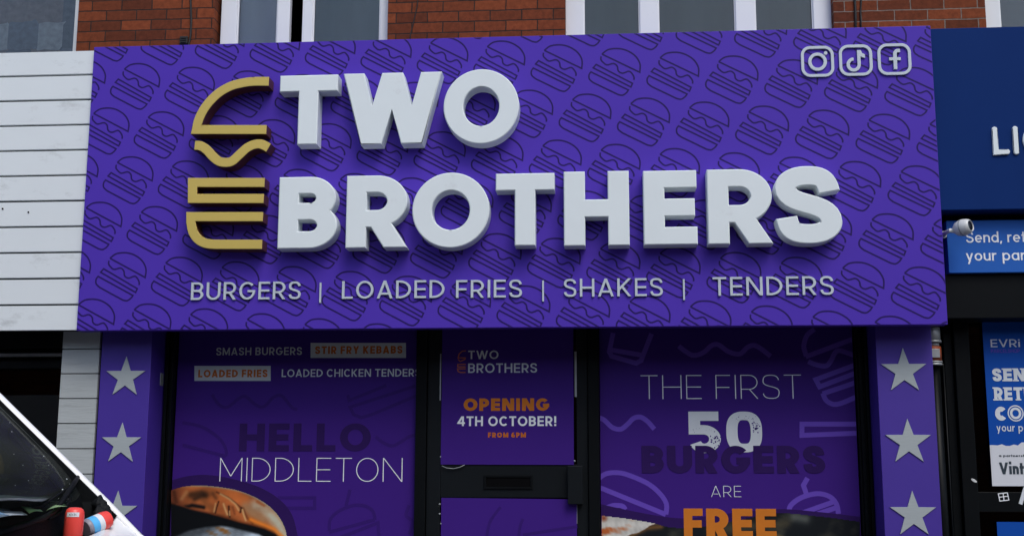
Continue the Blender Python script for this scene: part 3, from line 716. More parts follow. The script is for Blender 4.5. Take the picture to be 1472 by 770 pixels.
# ================================================================== STAR PILLARS
def star(cx, cz, R):
    p = []
    for i in range(10):
        r = R if i % 2 == 0 else R*.385; a = radians(90+36*i); p.append((cx+r*cos(a), cz+r*sin(a)))
    return [[(cx, cz), p[i], p[(i+1) % 10]] for i in range(10)]
GY = .52                                                    # shop window plane
def pillar(x0, x1, cx, label, stars):
    t = thing('star_pillar', label, 'pillar', ((x0+x1)/2, PY, 0), 'purple pillars with silver stars')
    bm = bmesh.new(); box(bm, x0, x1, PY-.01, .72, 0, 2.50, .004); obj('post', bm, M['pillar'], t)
    for px, py, R in stars:
        c = at(px, py, PY-.016); shape('star', star(c.x, c.z, R), PY-.017, PY-.0102, M['star'], t, .001)
    return t
R1 = .146
lx0, lx1 = at(140, 620, PY).x, at(212.5, 620, PY).x
rx0, rx1 = at(1264.5, 620, PY).x, at(1346, 620, PY).x
pillar(lx0, lx1, 0, 'purple pillar with silver stars between grey boards and burger window', [(180.3, 542, R1), (174.3, 637.5, R1), (168, 736, R1), (162, 834, R1), (156, 932, R1)])
pillar(rx0, rx1, 0, 'purple pillar with silver stars between the two shops, beside the parcel shop', [(1299.5, 533, R1*1.05), (1306, 635, R1*1.05), (1313, 739, R1*1.05), (1320, 841, R1*1.05), (1327, 945, R1*1.05)])

# ================================================================== SHOP FRONT (frames, door, films)
def fx(px, Y=GY, py=620): return at(px, py, Y).x
bmL = bmesh.new()
SFt = 2.49
gl0, gl1 = fx(250), fx(598); dl0, dl1 = fx(635), fx(826); gr0, gr1 = fx(862), fx(1232)
# shutter guide rails
for nm, a, b, lab in (('l', lx1+.002, gl0-.005, 'black shutter guide rail with grey lock bracket beside left star pillar'), ('r', gr1+.005, rx0-.002, 'plain black shutter guide rail beside right star pillar')):
    t = thing('shutter_rail', lab, 'shutter rail', ((a+b)/2, .4, 0), 'shutter guide rails')
    bm = bmesh.new(); box(bm, a, b, .49, .62, 0, SFt, .004)
    mid = a+(b-a)*.55
    box(bm, mid-.03, mid-.008, .46, .4895, 0, SFt, .003); box(bm, mid+.012, mid+.03, .46, .4895, 0, SFt, .003)
    obj('channel', bm, M['frame'], t)
    if nm == 'l':
        p = at(228, 545, .42); bm = bmesh.new(); box(bm, p.x-.024, p.x+.022, .40, .4595, p.z-.045, p.z+.045, .005); box(bm, p.x-.012, p.x+.010, .392, .3995, p.z-.02, p.z+.02, .003); obj('lock_bracket', bm, M['steel'], t)
# lintel box over the windows
t = thing('shutter_box', 'long black roller shutter housing tucked under the purple sign', 'shutter box', (0, .5, SFt))
bm = bmesh.new(); box(bm, lx1+.003, rx0-.003, .445, .80, SFt+.001, 2.618, .006); obj('housing', bm, M['frame'], t)
def shopwin(x0, x1, lab):
    t = thing('shop_window', lab, 'shop window', ((x0+x1)/2, GY, 0), 'shop windows under the purple sign')
    bm = bmesh.new(); box(bm, x0, x1, GY+.01, GY+.016, .45, SFt); obj('glass', bm, M['glass_dark'], t)
    bm = bmesh.new(); box(bm, x0, x1, GY-.02, GY+.06, .05, .449, .004); obj('stall_riser', bm, M['frame'], t)
    return t
shopwin(gl0, gl1, 'left shop window behind the purple film with the burger bun')
shopwin(gr0, gr1, 'right shop window behind the purple film offering free burgers')
# door
Dr = thing('shop_door', 'black metal shop door with letterbox rail between the two film covered windows', 'door', (fx(730), GY, 0))
bm = bmesh.new()
for a, b in ((gl1+.002, fx(614)), (fx(846), gr0-.002)): box(bm, a, b, GY-.05, GY+.06, 0, SFt, .004)
obj('door_frame', bm, M['frame'], Dr)
bm = bmesh.new()
zr1, zr0 = at(730, 667, GY).z, at(730, 714.5, GY).z
for a, b in ((fx(614)+.003, dl0-.002), (fx(829), fx(846)-.003)): box(bm, a, b, GY-.02, GY+.03, .02, SFt-.02, .004)
box(bm, dl0-.0015, fx(829)-.0005, GY-.018, GY+.028, zr0, zr1, .003); box(bm, dl0-.0015, fx(829)-.0005, GY-.018, GY+.028, .02, .25, .003)
obj('door_leaf', bm, M['frame2'], Dr)
for z0, z1 in ((zr1+.001, SFt-.02), (.251, zr0-.001)):
    bm = bmesh.new(); box(bm, dl0-.001, fx(829)-.001, GY+.008, GY+.014, z0, z1); obj('glass', bm, M['glass_dark'], Dr)
a, b = at(697, 684, GY-.02), at(764, 701, GY-.02)
bm = bmesh.new(); solid(bm, ribbon([(a.x, a.z), (b.x, a.z), (b.x, b.z), (a.x, b.z)], .008, True), GY-.028, GY-.0182, .002); lb = obj('letterbox', bm, M['frame'], Dr)
bm = bmesh.new(); box(bm, a.x+.008, b.x-.008, GY-.0215, GY-.0185, b.z+.008, a.z-.008); obj('flap', bm, M['gap'], lb)
a, b = at(816, 669, GY-.07), at(838, 724, GY-.07)
bm = bmesh.new(); box(bm, a.x, b.x, GY-.08, GY-.0205, b.z, a.z, .004); obj('lock_box', bm, M['frame2'], Dr)
bm = bmesh.new()
for px, py in ((633.5, 656), (632, 724), (632, 738), (634, 752), (826, 662)):
    p = at(px, py, GY-.024); lathe(bm, [(.007, 0), (.007, .004), (.003, .006)], (p.x, GY-.0205, p.z), (0, -1, 0), 10)
obj('screw', bm, M['steel'], Dr)
# light strips of glazing seal either side of the poster
bm = bmesh.new()
for px, y0, y1 in ((633.2, 508, 575), (827.5, 505, 570), (828.5, 725, 752)):
    a, b = at(px-1.3, y1, GY-.021), at(px+1.3, y0, GY-.021); box(bm, a.x, b.x, GY-.0235, GY-.0205, a.z, b.z)
obj('glazing_seal', bm, M['steel'], Dr)

# ---- films and posters: printed sheets stuck on the glass
FLY = GY+.004
def icon_lines(lines, Y, half, name, matl, parent, clip, th=.0006):
    """lines: list of drawings, each (kind, [(points, closed, smooth), ...]); one part per drawing"""
    for kind, ls in lines:
        ps = []
        for pts, cl, sm in ls:
            q = pl(pts, Y); q = spline(q, 6, cl) if sm else q
            ps += ribbon(q, half, cl)
        ps = cliprect(ps, *clip)
        if ps: shape(kind or name, ps, Y, Y+th, matl, parent)
Fl = thing('window_poster', 'purple window film saying hello middleton with a burger bun picture', 'window film', (fx(424), FLY, .45))
flz0 = .47
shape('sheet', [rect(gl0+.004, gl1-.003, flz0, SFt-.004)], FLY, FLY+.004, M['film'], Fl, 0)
TY = FLY-.0024
clipL = (gl0+.005, gl1-.004, flz0+.01, SFt-.01)
def z1f(p): return [(210+a/2.484, 460+b/2.484) for a, b in p]
def z6f(p): return [(430+a/3.347, 540+b/3.347) for a, b in p]
icon_lines([('printed_wave', [(z1f([(235, 265), (260, 300), (290, 310), (330, 280), (355, 272), (390, 300), (420, 308), (455, 275), (485, 270), (520, 310), (540, 318)]), False, True)]),
            ('printed_bun', [(z1f([(130, 365), (200, 380), (260, 420), (285, 460), (285, 485)]), False, True), (z1f([(285, 485), (130, 445)]), False, False)]),
            ('printed_wave', [(z1f([(820, 415), (845, 435), (880, 448), (915, 430), (940, 415), (970, 408)]), False, True)]),
            ('printed_patty', [(z6f([(560, 48), (245, 150), (262, 185), (300, 200), (350, 185), (565, 95)]), False, False), (z6f([(235, 90), (240, 118), (420, 45)]), False, False)]),
            ('printed_chip', [(z1f([(470, 633), (602, 633), (602, 670), (480, 670)]), False, False)]),
            ('printed_cup', [(z6f([(245, 545), (232, 600), (225, 625)]), False, False), (z6f([(145, 745), (150, 690), (190, 650), (260, 622), (320, 625), (355, 650), (365, 690)]), False, True), (z6f([(365, 690), (145, 750)]), False, False), (z6f([(160, 790), (380, 705), (385, 800)]), False, False)]),
            ('printed_wave', [(z6f([(530, 620), (515, 670), (545, 700), (530, 760)]), False, True)])],
           TY+.0016, .012, 'printed_icons', M['film_faint'], Fl, clipL)
text('SMASH BURGERS', (311, 499, 434, 510), TY, .15, 'letter', M['print_grey'], Fl, .0008, .16, per_letter=True)
for bb, tt, tb in (((446.5, 492.5, 583.5, 514), 'STIR FRY KEBABS', (453, 497, 578.5, 508)), ((279.5, 525.5, 389, 547), 'LOADED FRIES', (285, 531, 384.5, 541.8))):
    lab = shape('label_panel', [pxrect(*bb, TY+.0012)], TY+.0012, TY+.0022, M['print_grey'], Fl)
    text(tt, tb, TY, .22, 'lettering', M['print_brown'], lab, .0008, .16, per_letter=True)
text('LOADED CHICKEN TENDERS', (405, 530, 604.5, 541), TY, .15, 'letter', M['print_white'], Fl, .0008, .15, clip=clipL, per_letter=True)
text('HELLO', (344, 608, 533, 648), TY, .22, 'letter', M['film_dark'], Fl, .0008, .12, per_letter=True)
text('MIDDLETON', (316, 657.5, 578.5, 691.5), TY, .032, 'letter', M['print_thin'], Fl, .0008, .17, per_letter=True)
bo = [(240, 706), (262, 699), (288, 697), (318, 699.5), (345, 705), (371, 716), (391, 730), (404, 746), (411, 762), (414, 780)]
halo = [(240, 692), (268, 684), (300, 682), (340, 689), (376, 701), (404, 719), (421, 742), (430, 780)]
def under(top, low, Y): return [[a, b, c, d] for a, b, c, d in ((at2(p[0], low, Y), at2(q[0], low, Y), at2(*q, Y), at2(*p, Y)) for p, q in zip(top, top[1:]))]
shape('bun_halo', cliprect(under(spline(halo, 5), 900, TY+.0015), *clipL), TY+.0015, TY+.0024, M['film_dark'], Fl)  # dark halo printed around the bun
import numpy as np
def picture(name, parent, matl, x0, x1, y0, y1, Y, colour, mask, step=1.0):
    """printed photograph: a fine flat grid whose print colours come from colour(px, py) (display 0-255)"""
    nx_, ny_ = int((x1-x0)/step)+1, int((y1-y0)/step)+1
    gx, gy = np.meshgrid(np.linspace(x0, x1, nx_), np.linspace(y0, y1, ny_))
    col = np.clip(colour(gx, gy), 0, 255)/255; ln = np.where(col <= .04045, col/12.92, ((col+.055)/1.055)**2.4)/.62
    mk = mask(gx, gy); bm = bmesh.new(); V = {}; ids = []
    def vert(i, j):
        if (i, j) not in V: V[i, j] = bm.verts.new(at(gx[i, j], gy[i, j], Y)); ids.append((i, j))
        return V[i, j]
    for i in range(ny_-1):
        for j in range(nx_-1):
            if mk[i, j] and mk[i+1, j] and mk[i, j+1] and mk[i+1, j+1]: bm.faces.new((vert(i+1, j), vert(i+1, j+1), vert(i, j+1), vert(i, j)))
    o = obj(name, bm, matl, parent)
    at_ = o.data.color_attributes.new('print', 'FLOAT_COLOR', 'POINT')
    for k, (i, j) in enumerate(ids): at_.data[k].color = (*ln[i, j], 1)
    return o
m, t_, b_ = newmat('printed photograph'); a_ = t_.nodes.new('ShaderNodeAttribute'); a_.attribute_name = 'print'; t_.links.new(a_.outputs['Color'], b_.inputs['Base Color']); b_.inputs['Roughness'].default_value = .45; b_.inputs['Specular IOR Level'].default_value = .12
M['photo'] = m
def pdist(pts, gx, gy):
    d = np.full(gx.shape, 1e9)
    for (ax_, ay_), (bx_, by_) in zip(pts, pts[1:]):
        ux_, uy_ = bx_-ax_, by_-ay_; t = np.clip(((gx-ax_)*ux_+(gy-ay_)*uy_)/(ux_*ux_+uy_*uy_+1e-9), 0, 1); d = np.minimum(d, np.hypot(gx-ax_-t*ux_, gy-ay_-t*uy_))
    return d
def zb(p): return [(230+a/7.36, 670+b/7.36) for a, b in p]
def curve(pts): return np.array([a for a, b in pts]), np.array([b for a, b in pts])
rs = np.random.RandomState(4)
def fbm(gx, gy, f, n=4):
    o = 0
    for k in range(n):
        for q in range(3):
            a = rs.uniform(0, 6.28); o = o+np.sin((gx*np.cos(a)+gy*np.sin(a)*1.6)*f*2**k+rs.uniform(0, 6.28))/2**k/3
    return o
TOP = curve(spline(bo, 6)[:-3])
BOT = curve([(240, 722), (252, 725), (262, 728), (278, 733), (300, 738), (325, 745), (345, 751), (362, 755), (380, 760), (395, 767), (404, 775), (414, 790)])
BRD = curve([(240, 775), (254, 767), (270, 760), (295, 755), (318, 753), (335, 756), (352, 760), (372, 765), (396, 778), (415, 800)])
def bun_colour(gx, gy):
    def mixc(c, col, w): w = np.clip(w, 0, 1)[..., None]; return c*(1-w)+np.array(col)*w
    top = np.interp(gx, *TOP); bot = np.interp(gx, *BOT); brd = np.interp(gx, *BRD); n = fbm(gx, gy, .12)
    c = np.zeros(gx.shape+(3,))+np.array((138, 74, 38)); c = c*(1+.16*n[..., None])
    c = mixc(c, (84, 42, 28), 1-(gx-246)/26)
    c = mixc(c, (172, 92, 44), np.exp(-(pdist(zb([(560, 330), (760, 300), (900, 340)]), gx, gy)/7)**2)*.6)
    c = mixc(c, (156, 152, 132), np.exp(-(pdist(zb([(1010, 420), (1090, 440), (1190, 540), (1270, 630), (1320, 720)]), gx, gy)/9.5)**2)*(.85+.2*n))
    c = mixc(c, (140, 108, 76), np.exp(-(pdist(zb([(900, 420), (980, 500), (1080, 560)]), gx, gy)/6)**2)*.7)
    c = mixc(c, (130, 66, 32), np.exp(-(pdist(zb([(1030, 370), (1100, 410)]), gx, gy)/2.6)**2)*.8)
    for p, r, k, col in ([(330, 300), (440, 280), (480, 300)], 6.0, .85, (46, 28, 16)), ([(370, 340), (460, 300)], 4, .7, (30, 20, 14)), ([(560, 290), (590, 330)], 3.5, .6, (60, 34, 20)), ([(150, 270), (170, 380)], 3, .7, (52, 26, 16)), \
        ([(270, 430), (340, 410), (460, 430)], 3.2, .97, (12, 11, 12)), ([(440, 350), (520, 420), (560, 470)], 4, .35, (80, 50, 26)), ([(620, 370), (600, 430), (585, 490)], 1.2, .85, (48, 22, 12)), ([(600, 270), (720, 325), (800, 385), (862, 440)], 1.5, .75, (66, 32, 18)), \
        ([(728, 420), (730, 500), (738, 530)], 1.4, .9, (34, 16, 10)), ([(862, 440), (850, 480)], 1.6, .9, (36, 18, 10)), ([(880, 440), (920, 540), (980, 600)], 1.6, .6, (70, 34, 18)), ([(770, 430), (790, 500)], 2, .5, (80, 40, 22)):
        c = mixc(c, col, np.exp(-(pdist(zb(p), gx, gy)/r)**2)*k)
    for p, r, k in ([(640, 290), (730, 340), (800, 400), (832, 460)], 1.7, .7), ([(672, 395), (690, 450), (712, 505)], 1.7, .75), ([(588, 390), (572, 475)], 1.4, .6), ([(872, 455), (886, 510), (908, 570)], 1.5, .85), ([(736, 470), (738, 515)], 1.0, .8), ([(280, 270), (230, 340)], 3.0, .35):
        c = mixc(c, (176, 140, 92), np.exp(-(pdist(zb(p), gx, gy)/r)**2)*k)
    c = mixc(c, (205, 112, 34), np.exp(-(pdist(zb([(960, 560), (1100, 620), (1200, 660), (1290, 740)]), gx, gy)/3.4)**2)*.8)
    c = mixc(c, (150, 82, 50), np.exp(-(pdist(zb([(175, 405), (300, 450), (500, 488)]), gx, gy)/2)**2)*.75)
    c = mixc(c, (118, 122, 110), np.exp(-((gy-top)/2.0)**2)*np.clip((gx-255)/40, 0, .75))
    c = mixc(c, (52, 24, 13), np.exp(-((gy-bot)/3.2)**2)*.8)
    low = np.zeros_like(c)+np.array((9, 11, 13)); br = np.zeros_like(c)+np.array((112, 122, 130)); br = br*(1+.35*fbm(gx, gy, .16)[..., None]); br = mixc(br, (120, 80, 40), (fbm(gx, gy, .1)-.35)*1.6)
    w = np.clip((gy-brd)/4, 0, 1)[..., None]; low = low*(1-w)+br*w*np.clip(.35+(gx[..., None]-250)/120, .3, 1)
    w = np.clip((gy-bot)/2.2+.5, 0, 1)[..., None]
    return c*(1-w)+low*w
bx0 = next(x for x in range(240, 262) if at(x, 735, TY).x > clipL[0])
bun = picture('bun_picture', Fl, M['photo'], bx0, 418, 694, 850, TY+.0009, bun_colour, lambda gx, gy: gy >= np.interp(gx, *TOP)-.3, .8)

Fr = thing('window_poster', 'purple window film offering the first 50 burgers free with orange lettering', 'window film', (fx(1045), FLY, .45))
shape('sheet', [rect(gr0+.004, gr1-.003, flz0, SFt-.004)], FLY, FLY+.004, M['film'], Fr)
clipR = (gr0+.005, gr1-.004, flz0+.01, SFt-.01)
def z3f(p): return [(850+a/2.483, 460+b/2.483) for a, b in p]
def z7f(p): return [(1140+a/5.5, 460+b/5.5) for a, b in p]
icon_lines([('printed_fries', [(z3f([(78, 45), (64, 112), (72, 128), (160, 153), (178, 143), (185, 125), (215, 48)]), False, False), (z3f([(66, 105), (185, 125)]), False, False)]),
            ('printed_wave', [(z3f([(312, 92), (335, 110), (365, 125), (400, 115), (430, 90), (455, 88), (490, 112), (530, 120), (560, 95), (590, 92), (640, 128)]), False, True)]),
            ('printed_burger', [(z7f([(170, 70), (110, 120), (85, 200), (95, 250), (105, 285)]), False, True), (z7f([(100, 288), (470, 150)]), False, False), (z7f([(120, 325), (180, 350), (260, 360), (300, 320), (330, 260), (370, 240), (490, 280)]), False, True),
                                (z7f([(500, 350), (180, 468), (210, 525), (500, 415)]), False, False), (z7f([(500, 490), (235, 580)]), False, False), (z7f([(235, 575), (262, 632), (315, 662), (380, 655), (500, 605)]), False, True)]),
            ('printed_wave', [(z3f([(20, 345), (45, 355), (75, 382), (105, 388), (130, 370), (150, 350), (175, 345), (200, 360), (225, 388)]), False, True)]),
            ('printed_chip', [(z3f([(960, 370), (752, 370), (752, 410), (960, 402)]), False, False)]),
            ('printed_bun', [(z3f([(20, 570), (50, 548), (90, 543), (130, 551), (200, 581), (245, 618), (268, 655), (266, 692)]), False, True), (z3f([(266, 692), (20, 592)]), False, False), (z3f([(55, 668), (80, 660), (110, 662), (122, 675)]), False, True)]),
            ('printed_cup', [(z3f([(772, 562), (757, 588), (768, 620)]), False, False), (z3f([(705, 690), (712, 660), (750, 632), (805, 618), (850, 628), (875, 655), (882, 690)]), False, True), (z3f([(745, 690), (862, 648)]), False, False), (z3f([(800, 693), (882, 665)]), False, False)])],
           TY+.0014, .0165, 'printed_icons', M['film_light'], Fr, clipR)
text('THE FIRST', (921, 538.5, 1152, 572.8), TY, .033, 'letter', M['print_thin'], Fr, .0008, .17, per_letter=True)
# worn 50 with chips knocked out of it, its foot cut by the line below
def chipped(digits, chips):
    Y = TY; ps = []
    for c, (x0, y0, x1, y1) in digits:
        my = (y0+y1)/2; X0, X1 = at(x0, my, Y).x, at(x1, my, Y).x; Z1, Z0 = at((x0+x1)/2, y0, Y).z, at((x0+x1)/2, y1, Y).z; H = Z1-Z0
        if c == '0':
            h_ = .105; n_ = 48; W_ = (X1-X0)/H/1.32; pt = []
            for i in range(n_):
                a = 2*pi*i/n_; cs, sn = cos(a), sin(a); pt.append((W_/2+(W_/2-h_)*math.copysign(abs(cs)**.72, cs), .5+(.5-h_)*math.copysign(abs(sn)**.72, sn)))
            g = ribbon(pt, h_, True)
        else: g = glyph(c, .225, (X1-X0)/H/1.25)[1]
        ps += fit(g, H*(1.32 if c == '0' else 1.25), H, X0, Z0)
    n = shape('lettering', ps, Y, Y+.0008, M['print_white'], Fr)
    bm = bmesh.new()
    for cx, cy, r in chips:
        c = at(cx, cy, Y); pts = [(c.x+r*.0045*random.uniform(.5, 1.2)*cos(k*.9), c.z+r*.0045*random.uniform(.5, 1.2)*sin(k*.9)) for k in range(7)]
        solid(bm, [pts], Y-.0006, Y-.0001)
    obj('worn_patch', bm, M['film'], n)
rr = random.Random(3)
chips = [(rr.gauss(1029, 4), rr.gauss(633, 6), rr.uniform(.4, 1.6)) for _ in range(34)]+[(rr.gauss(1087, 4), rr.gauss(611, 6), rr.uniform(.4, 1.5)) for _ in range(30)]+[(rr.uniform(1052, 1090), rr.gauss(600, 2.5), rr.uniform(.3, .8)) for _ in range(16)]+[(rr.uniform(994, 1030), rr.gauss(616, 2), rr.uniform(.3, .6)) for _ in range(10)]
chipped([('5', (990, 591, 1036, 650.5)), ('0', (1044, 591, 1095.5, 649.5))], chips)
text('BURGERS', (922.5, 640, 1186, 679.5), TY-.0012, .25, 'letter', M['film_dark'], Fr, .0005, .1, per_letter=True)
text('ARE', (1022, 697.6, 1065.5, 713.7), TY, .055, 'letter', M['print_white'], Fr, .0008, .2, per_letter=True)
bt = [(855, 722), (905, 733), (955, 742), (990, 744), (1040, 738), (1115, 731), (1176, 735), (1245, 743)]
bt2 = [(855, 739), (905, 745), (940, 751), (965, 757), (1000, 757), (1050, 749), (1115, 737), (1176, 741), (1245, 750)]
bnd = shape('wavy_band', cliprect(under(spline(bt, 6), 800, TY+.0009), *clipR), TY+.0009, TY+.0013, M['film_dark'], Fr)
ETOP = curve(spline(bt2, 6))
def food_colour(gx, gy):
    def mixc(c, col, w): w = np.clip(w, 0, 1)[..., None]; return c*(1-w)+np.array(col)*w
    n = fbm(gx, gy, .09); c = np.zeros(gx.shape+(3,))+np.array((17, 20, 23)); c = mixc(c, (52, 52, 44), n*.7)
    c = mixc(c, (74, 78, 74), np.exp(-(pdist([(1142, 742), (1158, 745)], gx, gy)/7)**2)*.8); c = mixc(c, (66, 60, 44), np.exp(-(pdist([(1040, 760), (1130, 752)], gx, gy)/7)**2)*.6); c = mixc(c, (90, 74, 48), np.exp(-(pdist([(1110, 766), (1128, 772)], gx, gy)/2)**2)*.7)
    edge = 945-(gy-752)*np.where(gy > 752, 2.2, .2)+3*fbm(gx, gy, .2)
    br = np.zeros_like(c)+np.array((158, 156, 150)); br = br*(1+.14*fbm(gx, gy, .22)[..., None]); br = mixc(br, (150, 78, 40), (fbm(gx, gy, .14)-.15)*1.8*(1-(gx-862)/60)); br = mixc(br, (110, 46, 26), 1-np.hypot(gx-868, gy-744)/7)
    c = mixc(c, (96, 66, 36), np.exp(-(pdist([(895, 775), (930, 758), (950, 756)], gx, gy)/4)**2)*.8)
    w = np.clip((edge-gx)/3, 0, 1)[..., None]
    return c*(1-w)+br*w
fx0 = next(x for x in range(855, 880) if at(x, 750, TY).x > clipR[0]); fx1 = next(x for x in range(1250, 1210, -1) if at(x, 750, TY).x < clipR[1])
picture('food_picture', Fr, M['photo'], fx0, fx1, 732, 850, TY+.0005, food_colour, lambda gx, gy: gy >= np.interp(gx, *ETOP)-.3, 1.2)
text('FREE', (983, 730.3, 1116, 773), TY-.0008, .25, 'letter', M['print_orange'], Fr, .0006, .1, per_letter=True)

# door posters
Dp = thing('door_poster', 'purple poster announcing an october opening on the upper door glass', 'poster', (fx(730), GY, zr1))
DY = GY-.026
pr = pl([(633.5, 667), (825, 667.5), (824, 470), (636, 470)], DY); pr[2] = (pr[2][0], SFt-.02); pr[3] = (pr[3][0], SFt-.02)
shape('sheet', [pr], DY, DY+.003, M['film'], Dp, back=True)
DT = DY-.001
text('TWO', (673, 503.5, 716.5, 515.6), DT, .15, 'letter', M['print_white'], Dp, .0006, .14, per_letter=True)
text('BROTHERS', (673, 521.8, 772, 535.3), DT, .15, 'letter', M['print_white'], Dp, .0006, .14, per_letter=True)
def dl(p): return [(590+a/2.483, 460+b/2.483) for a, b in p]
icon_lines([('burger_logo', [(dl([(198, 109), (185, 110), (174, 120), (170, 134), (198, 134)]), False, False), (dl([(170, 139), (178, 146), (186, 143), (197, 138)]), False, True),
            (dl([(197, 157), (169, 157), (169, 166), (197, 166)]), False, False), (dl([(197, 173), (168, 173), (170, 182), (178, 186), (197, 186)]), False, False)])], DT, .0032, 'burger_logo', M['print_brown'], Dp, (None,)*4)
text('OPENING', (666.5, 572, 789.5, 590), DT, .25, 'letter', M['print_orange'], Dp, .0006, .12, per_letter=True)
text('4TH OCTOBER!', (657.7, 597.7, 799.5, 611.8), DT, .18, 'letter', M['print_thin'], Dp, .0006, .14, per_letter=True)
text('FROM 6PM', (701.5, 621, 756, 628.3), DT, .25, 'lettering', M['print_brown'], Dp, .0006, .18)
Dq = thing('door_poster', 'plain purple film on the lower door glass below the letterbox', 'poster', (fx(730), GY, .26))
shape('sheet', [[at2(634.5, 714.8, DY), (at2(634.5, 714.8, DY)[0], .27), (at2(829, 717, DY)[0], .27), at2(829, 717, DY)]], DY, DY+.003, M['film'], Dq, back=True)
icon_lines([('printed_cup', [([(700, 770), (704, 750), (714, 735), (720, 728)], False, True), ([(745, 775), (748, 755), (752, 745)], False, True), ([(752, 768), (790, 762), (830, 756)], False, False)])], DT+.0003, .010, 'printed_icons', M['film_faint'], Dq, (None,)*4)

# ================================================================== RIGHT NEIGHBOUR: parcel shop
NY = .05
Nf = thing('navy_fascia', 'plain navy blue fascia sign with white rounded letters at the right edge', 'sign', (4, NY, 3.1))
nz1 = at(1400, 40, NY).z; nz0 = at(1410, 301, NY).z
bm = bmesh.new(); box(bm, SX1+.004, 8.9, NY, .43, nz0, nz1, .004); obj('fascia_panel', bm, M['navy'], Nf)
def roundline(pts, r, Y):
    ps = ribbon(pl(pts, Y), r)
    for c in (pts[0], pts[-1]): q = at2(*c, Y); ps.append(arc(q[0], q[1], r, r, 0, 342, 20))
    return ps
LYN = NY-.014; LR = .0185
for pts in ([(1430, 186), (1432, 219), (1448, 218)], [(1459.5, 185), (1461.5, 218)]): shape('letter', roundline(pts, LR, LYN), LYN, NY-.001, M['white_letter'], Nf, .004)
c = at2(1488.5, 201, LYN); shape('letter', ribbon(arc(c[0], c[1], .062, .072, 0, 360, 40), LR, True), LYN, NY-.001, M['white_letter'], Nf, .004)
Pf = thing('blue_sign', 'bright blue sign panel about parcels under the navy fascia', 'sign', (4, .10, 2.7))
BY = .16
bz1 = at(1420, 316.5, BY).z; bz0 = at(1420, 391.5, BY).z; bx0 = at(1362, 350, BY).x
bm = bmesh.new(); box(bm, bx0, 8.0, BY, .30, bz0, bz1, .003); obj('panel', bm, M['sky_blue'], Pf)
text('Send, return', (1388.5, 332.5, 1506, 348), BY-.002, .125, 'letter', M['print_thin'], Pf, .0012, .11, per_letter=True)
text('your parcels', (1388.5, 358.5, 1514, 374), BY-.002, .125, 'letter', M['print_thin'], Pf, .0012, .11, per_letter=True)
Rs = thing('parcel_shopfront', 'black framed neighbouring shopfront with dark glass at the right edge', 'shopfront', (5, .4, 0))
RY = .42
bm = bmesh.new(); box(bm, rx1+.14, 8.7, .24, .30-.0005+.2, bz1+.001, nz0-.002); box(bm, bx0, 8.7, .3005, .6, bz0, bz1); box(bm, bx0-.25, 8.7, .20, .60, at(1440, 457, .20).z, bz0-.003, .006); obj('header', bm, M['frame'], Rs)
bm = bmesh.new()
x = at(1376, 600, RY).x
box(bm, rx1+.002, x-.06, RY+.10, RY+.2, 0, 2.60); box(bm, x, at(1398, 600, RY).x, RY-.03, RY+.1, 0, 2.47, .006); box(bm, x-.06, x-.004, RY+.01, RY+.12, 0, 2.47, .004)
box(bm, at(1398, 600, RY).x+.002, 8.7, RY-.01, RY+.06, 2.445, 2.47, .004)
zz = at(1440, 722, RY).z; box(bm, at(1398, 600, RY).x+.002, 8.7, RY-.005, RY+.05, zz-.06, zz+.07, .004)
box(bm, 4.6, 4.7, RY-.008, RY+.05, .3, zz-.061, .004); box(bm, 4.6, 4.7, RY-.008, RY+.05, zz+.071, 2.444, .004)
obj('frame', bm, M['frame'], Rs)
bm = bmesh.new(); box(bm, at(1398, 600, RY).x+.002, 8.7, RY+.02, RY+.026, zz+.071, 2.444); box(bm, at(1398, 600, RY).x+.002, 8.7, RY+.02, RY+.026, .3, zz-.061); obj('glass', bm, M['glass_dark'], Rs)
bm = bmesh.new(); box(bm, at(1398, 600, RY).x+.002, 8.7, RY-.02, RY+.06, 0, .299); obj('stall_riser', bm, M['frame'], Rs)
QY = RY-.012
Po = thing('parcel_poster', 'tall blue and white parcel poster on the right hand shop glass', 'poster', (4, QY, 1.3))
qx0 = at(1419, 580, QY).x; qz1 = at(1440, 462, QY).z; qz0 = at(1440, 698, QY).z; qx1 = qx0+.62
shape('sheet', [rect(qx0, qx1, qz0, qz1)], QY, QY+.004, M['poster_blue'], Po, back=True)
zt_ = at(1440, 638, QY).z; tear = [(qx0+(qx1-qx0)*i/24, zt_+.010*sin(i*.9)+.008*sin(i*2.3+1)-(.012 if i < 4 else 0)) for i in range(25)]
shape('white_panel', [[(a[0], qz0), (b[0], qz0), b, a] for a, b in zip(tear, tear[1:])], QY-.0008, QY-.0001, M['poster_white'], Po)
QT = QY-.002
text('EVRi', (1424, 487.3, 1466, 498.5), QT, .13, 'letter', M['print_white'], Po, .0008, .12, per_letter=True)
text('PARCELSHOP', (1424.5, 501.5, 1466, 506.5), QT, .12, 'lettering', M['film_light'], Po, .0008, .1)
text('SEND', (1426.5, 529, 1492, 547.5), QT, .24, 'letter', M['print_white'], Po, .0008, .12, serif=True, per_letter=True)
text('RETURN', (1429, 556, 1518, 575), QT, .24, 'letter', M['print_white'], Po, .0008, .12, serif=True, per_letter=True)
text('C', (1430.5, 584, 1447, 604), QT, .34, 'lettering', M['print_white'], Po, .0008)
c = at2(1460, 593.5, QT); shape('lettering', ribbon(arc(c[0], c[1], .048, .050, 0, 360, 32), .004, True)+ribbon(arc(c[0], c[1], .029, .031, 0, 360, 32), .008, True), QT, QT+.0008, M['print_white'], Po)
text('LLECT', (1473.5, 584, 1530, 604), QT, .2, 'lettering', M['print_white'], Po, .0008)
text('your parcels', (1432.5, 608.5, 1508, 619.5), QT, .13, 'lettering', M['print_white'], Po, .0008, .14)
text('a partnership', (1436, 652.5, 1480, 656), QT, .2, 'lettering', M['ink'], Po, .0008, .14)
